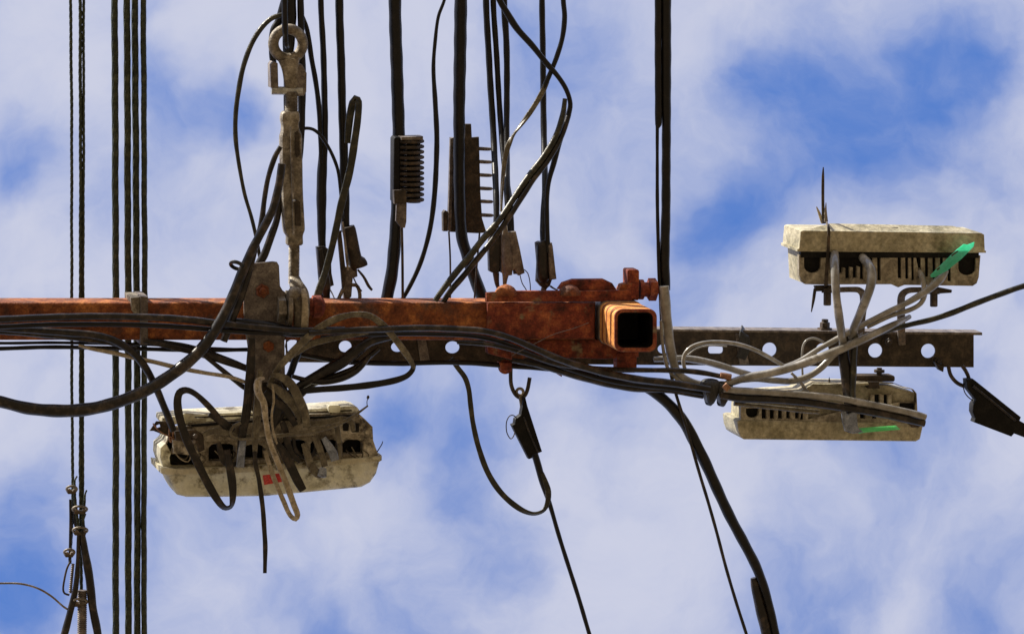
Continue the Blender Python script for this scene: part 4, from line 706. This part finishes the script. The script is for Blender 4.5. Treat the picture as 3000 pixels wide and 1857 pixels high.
fc('large flat hairpin cable looping over the left end of the white box', [(665, 1260, -.02), (640, 1222, -.03), (604, 1182, -.04), (570, 1152, -.05), (545, 1142, -.055), (526, 1150, -.06), (520, 1180, -.062), (528, 1230, -.064), (548, 1290, -.066), (576, 1350, -.068), (606, 1410, -.068), (636, 1462, -.066), (658, 1487, -.062), (676, 1483, -.058), (682, 1455, -.054), (680, 1410, -.048), (672, 1360, -.04), (664, 1318, -.025)],
   [14, 17, 18, 18, 20, 22, 24, 24, 24, 24, 24, 23, 22, 20, 22, 24, 24, 20], 0, 'dusty_cable', FLAT4, twist=[0, 0, 10, 30, 40, 20, 0, 0, 0, 0, 0, 20, 50, 50, 20, 0, 0, 0])
fc('grey ribbed cable slanting right from the bundle, uppermost', [(800, 1098), (832, 1108), (858, 1134), (876, 1170), (892, 1208), (900, 1250)], [14, 24, 28, 28, 26, 22], -.05, 'clear_cable')
fc('grey ribbed cable slanting right from the bundle, middle', [(785, 1125), (810, 1138), (840, 1164), (866, 1196), (884, 1228)], [14, 24, 28, 28, 22], -.042, 'clear_cable')
fc('dark ribbed cable slanting right from the bundle, lowest', [(775, 1148), (800, 1172), (830, 1190), (852, 1220), (866, 1246)], [16, 22, 24, 22, 16], -.036, 'dusty_cable')
fc('wide brown flat cable end hanging over the lid right of the tan hairpin', [(808, 1292), (828, 1320), (848, 1358), (870, 1404), (888, 1436)], [14, 24, 27, 27, 22], -.045, 'dusty_cable')
fc('curved mauve cable end hanging over the lid', [(890, 1298), (900, 1330), (914, 1368), (930, 1386), (942, 1392)], [16, 22, 24, 24, 20], -.042, 'clear_cable')
fc('ribbed cable end with bluish cores at the lid edge', [(934, 1380), (948, 1384), (956, 1384)], [26, 30, 24], -.048, 'blue_cable')
fc('yellowish flat cable end in the right opening', [(920, 1276), (932, 1302), (944, 1336), (952, 1366)], [18, 20, 20, 18], -.04, 'clear_cable')
fc('ribbed silver cable end in the far right opening', [(948, 1282), (962, 1304), (976, 1328), (982, 1348)], [16, 22, 26, 24], -.04, 'blue_cable')
fc('short curled flat cable lying on the top rail', [(706, 1238), (688, 1246), (676, 1262), (678, 1276), (696, 1284), (724, 1286), (760, 1284)], [8, 10, 9, 8, 8, 7, 6], -.046, 'clear_cable', FLAT2)
fc('thin stiff flat strip pointing up to the right of the box', [(700, 1288, -.05), (780, 1280, -.05), (850, 1272, -.05), (920, 1262, -.05), (980, 1246, -.05), (1030, 1222, -.05), (1078, 1188, -.05)], [6, 9, 12, 13, 12, 9, 5], 0, 'clear_cable', FLAT2)
fc('upright thin core in the right part of the box', [(986, 1244), (990, 1270), (994, 1310), (996, 1344)], [14, 15, 15, 12], -.035, 'clear_cable', FLAT2)
fc('dark flat cable bent low above the top rail', [(612, 1214), (630, 1222), (652, 1236), (670, 1252), (684, 1262)], [12, 20, 24, 24, 18], -.03, 'dusty_cable', FLAT2)
cable('thin_thread', 'dangling thread with a dry leaf right of the white box', [(1076, 1190), (1075, 1176), (1078, 1166)], 2.5, 'dusty_cable', -.05, 'thread', jit=0)
obj('dry_leaf', prism([(1074, 1166), (1076, 1159), (1081, 1158), (1083, 1164), (1079, 1170)], -.052, -.050, bevel=.3), 'dusty_cable', None, 'tiny dry brown leaf caught right of the white box', 'leaf')
cable('twig', 'tiny curled twig at the right corner of the white box', [(1104, 1324), (1112, 1312), (1120, 1298), (1121, 1292)], [4, 3, 3, 2], 'dusty_cable', -.01, 'twig', jit=0)

fc('mauve strip lying along the face of the white box, left part', [(596, 1274), (628, 1262), (668, 1270), (704, 1282), (736, 1276)], [14, 18, 18, 16, 12], -.034, 'clear_cable')
fc('brown strip bent into the left opening of the white box', [(640, 1296), (646, 1322), (656, 1350), (676, 1362), (694, 1356)], [14, 18, 18, 16, 12], -.036, 'dusty_cable')
fc('brown strip dropping across the face right of the tan hairpin', [(826, 1236), (836, 1262), (842, 1296), (856, 1330), (880, 1350)], [16, 20, 20, 18, 14], -.038, 'dusty_cable')
fc('grey strip running right along the upper face of the white box', [(880, 1232), (920, 1240), (962, 1234), (1004, 1226), (1030, 1238), (1036, 1262)], [14, 18, 18, 16, 16, 12], -.034, 'clear_cable')
fc('dark loop sagging in the middle opening of the white box', [(860, 1284), (866, 1316), (888, 1338), (916, 1332), (926, 1300), (918, 1276)], [10, 12, 12, 12, 11, 10], -.03, 'dusty_cable', FLAT2)
fc('brown cable falling in the bundle just right of the plate foot', [(812, 1118), (822, 1150), (818, 1190), (806, 1230), (796, 1262)], [18, 24, 24, 22, 16], -.032, 'dusty_cable')
fc('thin pale strand hanging in the bundle under the plate', [(798, 1128), (802, 1170), (796, 1215), (800, 1262), (812, 1300)], [6, 7, 7, 7, 6], -.056, 'tan_cable', FLAT2)

# behind and round the plate foot
GK = 'dark cables fanning right from the plate foot'
def kc(lab, pts, w, h, m='dusty_cable', **k): return cable('fanned_cable', lab, pts, w, m, h, group=GK, **k)
obj('plate_foot', prism([(738, 1118), (836, 1116), (846, 1150), (870, 1200), (872, 1240), (830, 1250), (760, 1250), (735, 1200)], .0, .012, bevel=4), 'dark_steel', mp)
kc('widest dark cable fanning up right behind the clear loop', [(760, 1240, .01), (800, 1200), (840, 1160), (880, 1130), (940, 1094), (1000, 1062), (1048, 1024), (1090, 998), (1150, 985)], [20, 22, 24, 26, 30, 36, 34, 28, 20], -.008)
kc('dark cable just below the widest one of the fan', [(780, 1250), (830, 1190), (870, 1150), (930, 1118), (1000, 1096), (1040, 1078), (1075, 1050), (1110, 1020)], [14, 18, 18, 20, 20, 18, 16, 14], .0)
kc('lowest curved dark cable of the fan', [(855, 1102), (900, 1114), (950, 1118), (1000, 1108), (1040, 1090), (1065, 1066), (1085, 1040)], [12, 16, 20, 20, 18, 16, 12], -.01)
kc('dark cable falling from the crossarm to the bundle', [(880, 1000), (874, 1030), (862, 1062), (850, 1096), (832, 1120)], [22, 22, 22, 20, 16], .01, 'black_cable')
kc('dark cable threading down left into the bundle', [(900, 1140), (870, 1170), (840, 1200), (812, 1236), (790, 1260)], [16, 16, 15, 14, 12], -.02)
kc('long black flat cable curving right to close the clear loop', [(862, 1150, -.03), (920, 1142, -.034), (1000, 1136, -.036), (1080, 1128, -.038), (1150, 1116, -.04), (1190, 1102, -.042), (1208, 1084, -.044), (1212, 1066, -.046)], [14, 18, 19, 20, 19, 17, 15, 14], 0, 'black_cable', sec=FLAT2)
fcl = cable('clear_loop', 'translucent ribbed flat cable arching over the crossarm right of the turnbuckle foot', [(786, 1130, -.03), (815, 1080, -.045), (845, 1045, -.055), (880, 1008, -.06), (925, 968, -.064), (975, 938, -.066), (1030, 922, -.066), (1078, 924, -.066), (1115, 946, -.064), (1150, 984, -.06), (1185, 1030, -.056), (1206, 1062, -.05), (1212, 1080, -.047)],
      [14, 20, 22, 22, 22, 22, 20, 20, 20, 20, 19, 16, 12], 'clear_cable', 0, group=None, sec=FLAT4, twist=[0, 0, 0, 0, 0, 10, 30, 30, 10, 0, 0, 20, 40])
cable('clear_loop', 'second translucent strip under the arch, lying along the crossarm', [(830, 1062, -.04), (870, 1030, -.05), (910, 1008, -.052), (960, 994, -.052), (1020, 984, -.05), (1080, 974, -.046)], [14, 20, 20, 18, 14, 10], 'clear_cable', 0, sec=FLAT4)
cable('thin_thread', 'fine bright thread across the rusty sleeve', [(1725, 945), (1680, 962), (1620, 980), (1580, 1000), (1520, 1030), (1500, 1042)], 1.8, 'galvanised', -.05, 'thread', jit=0)
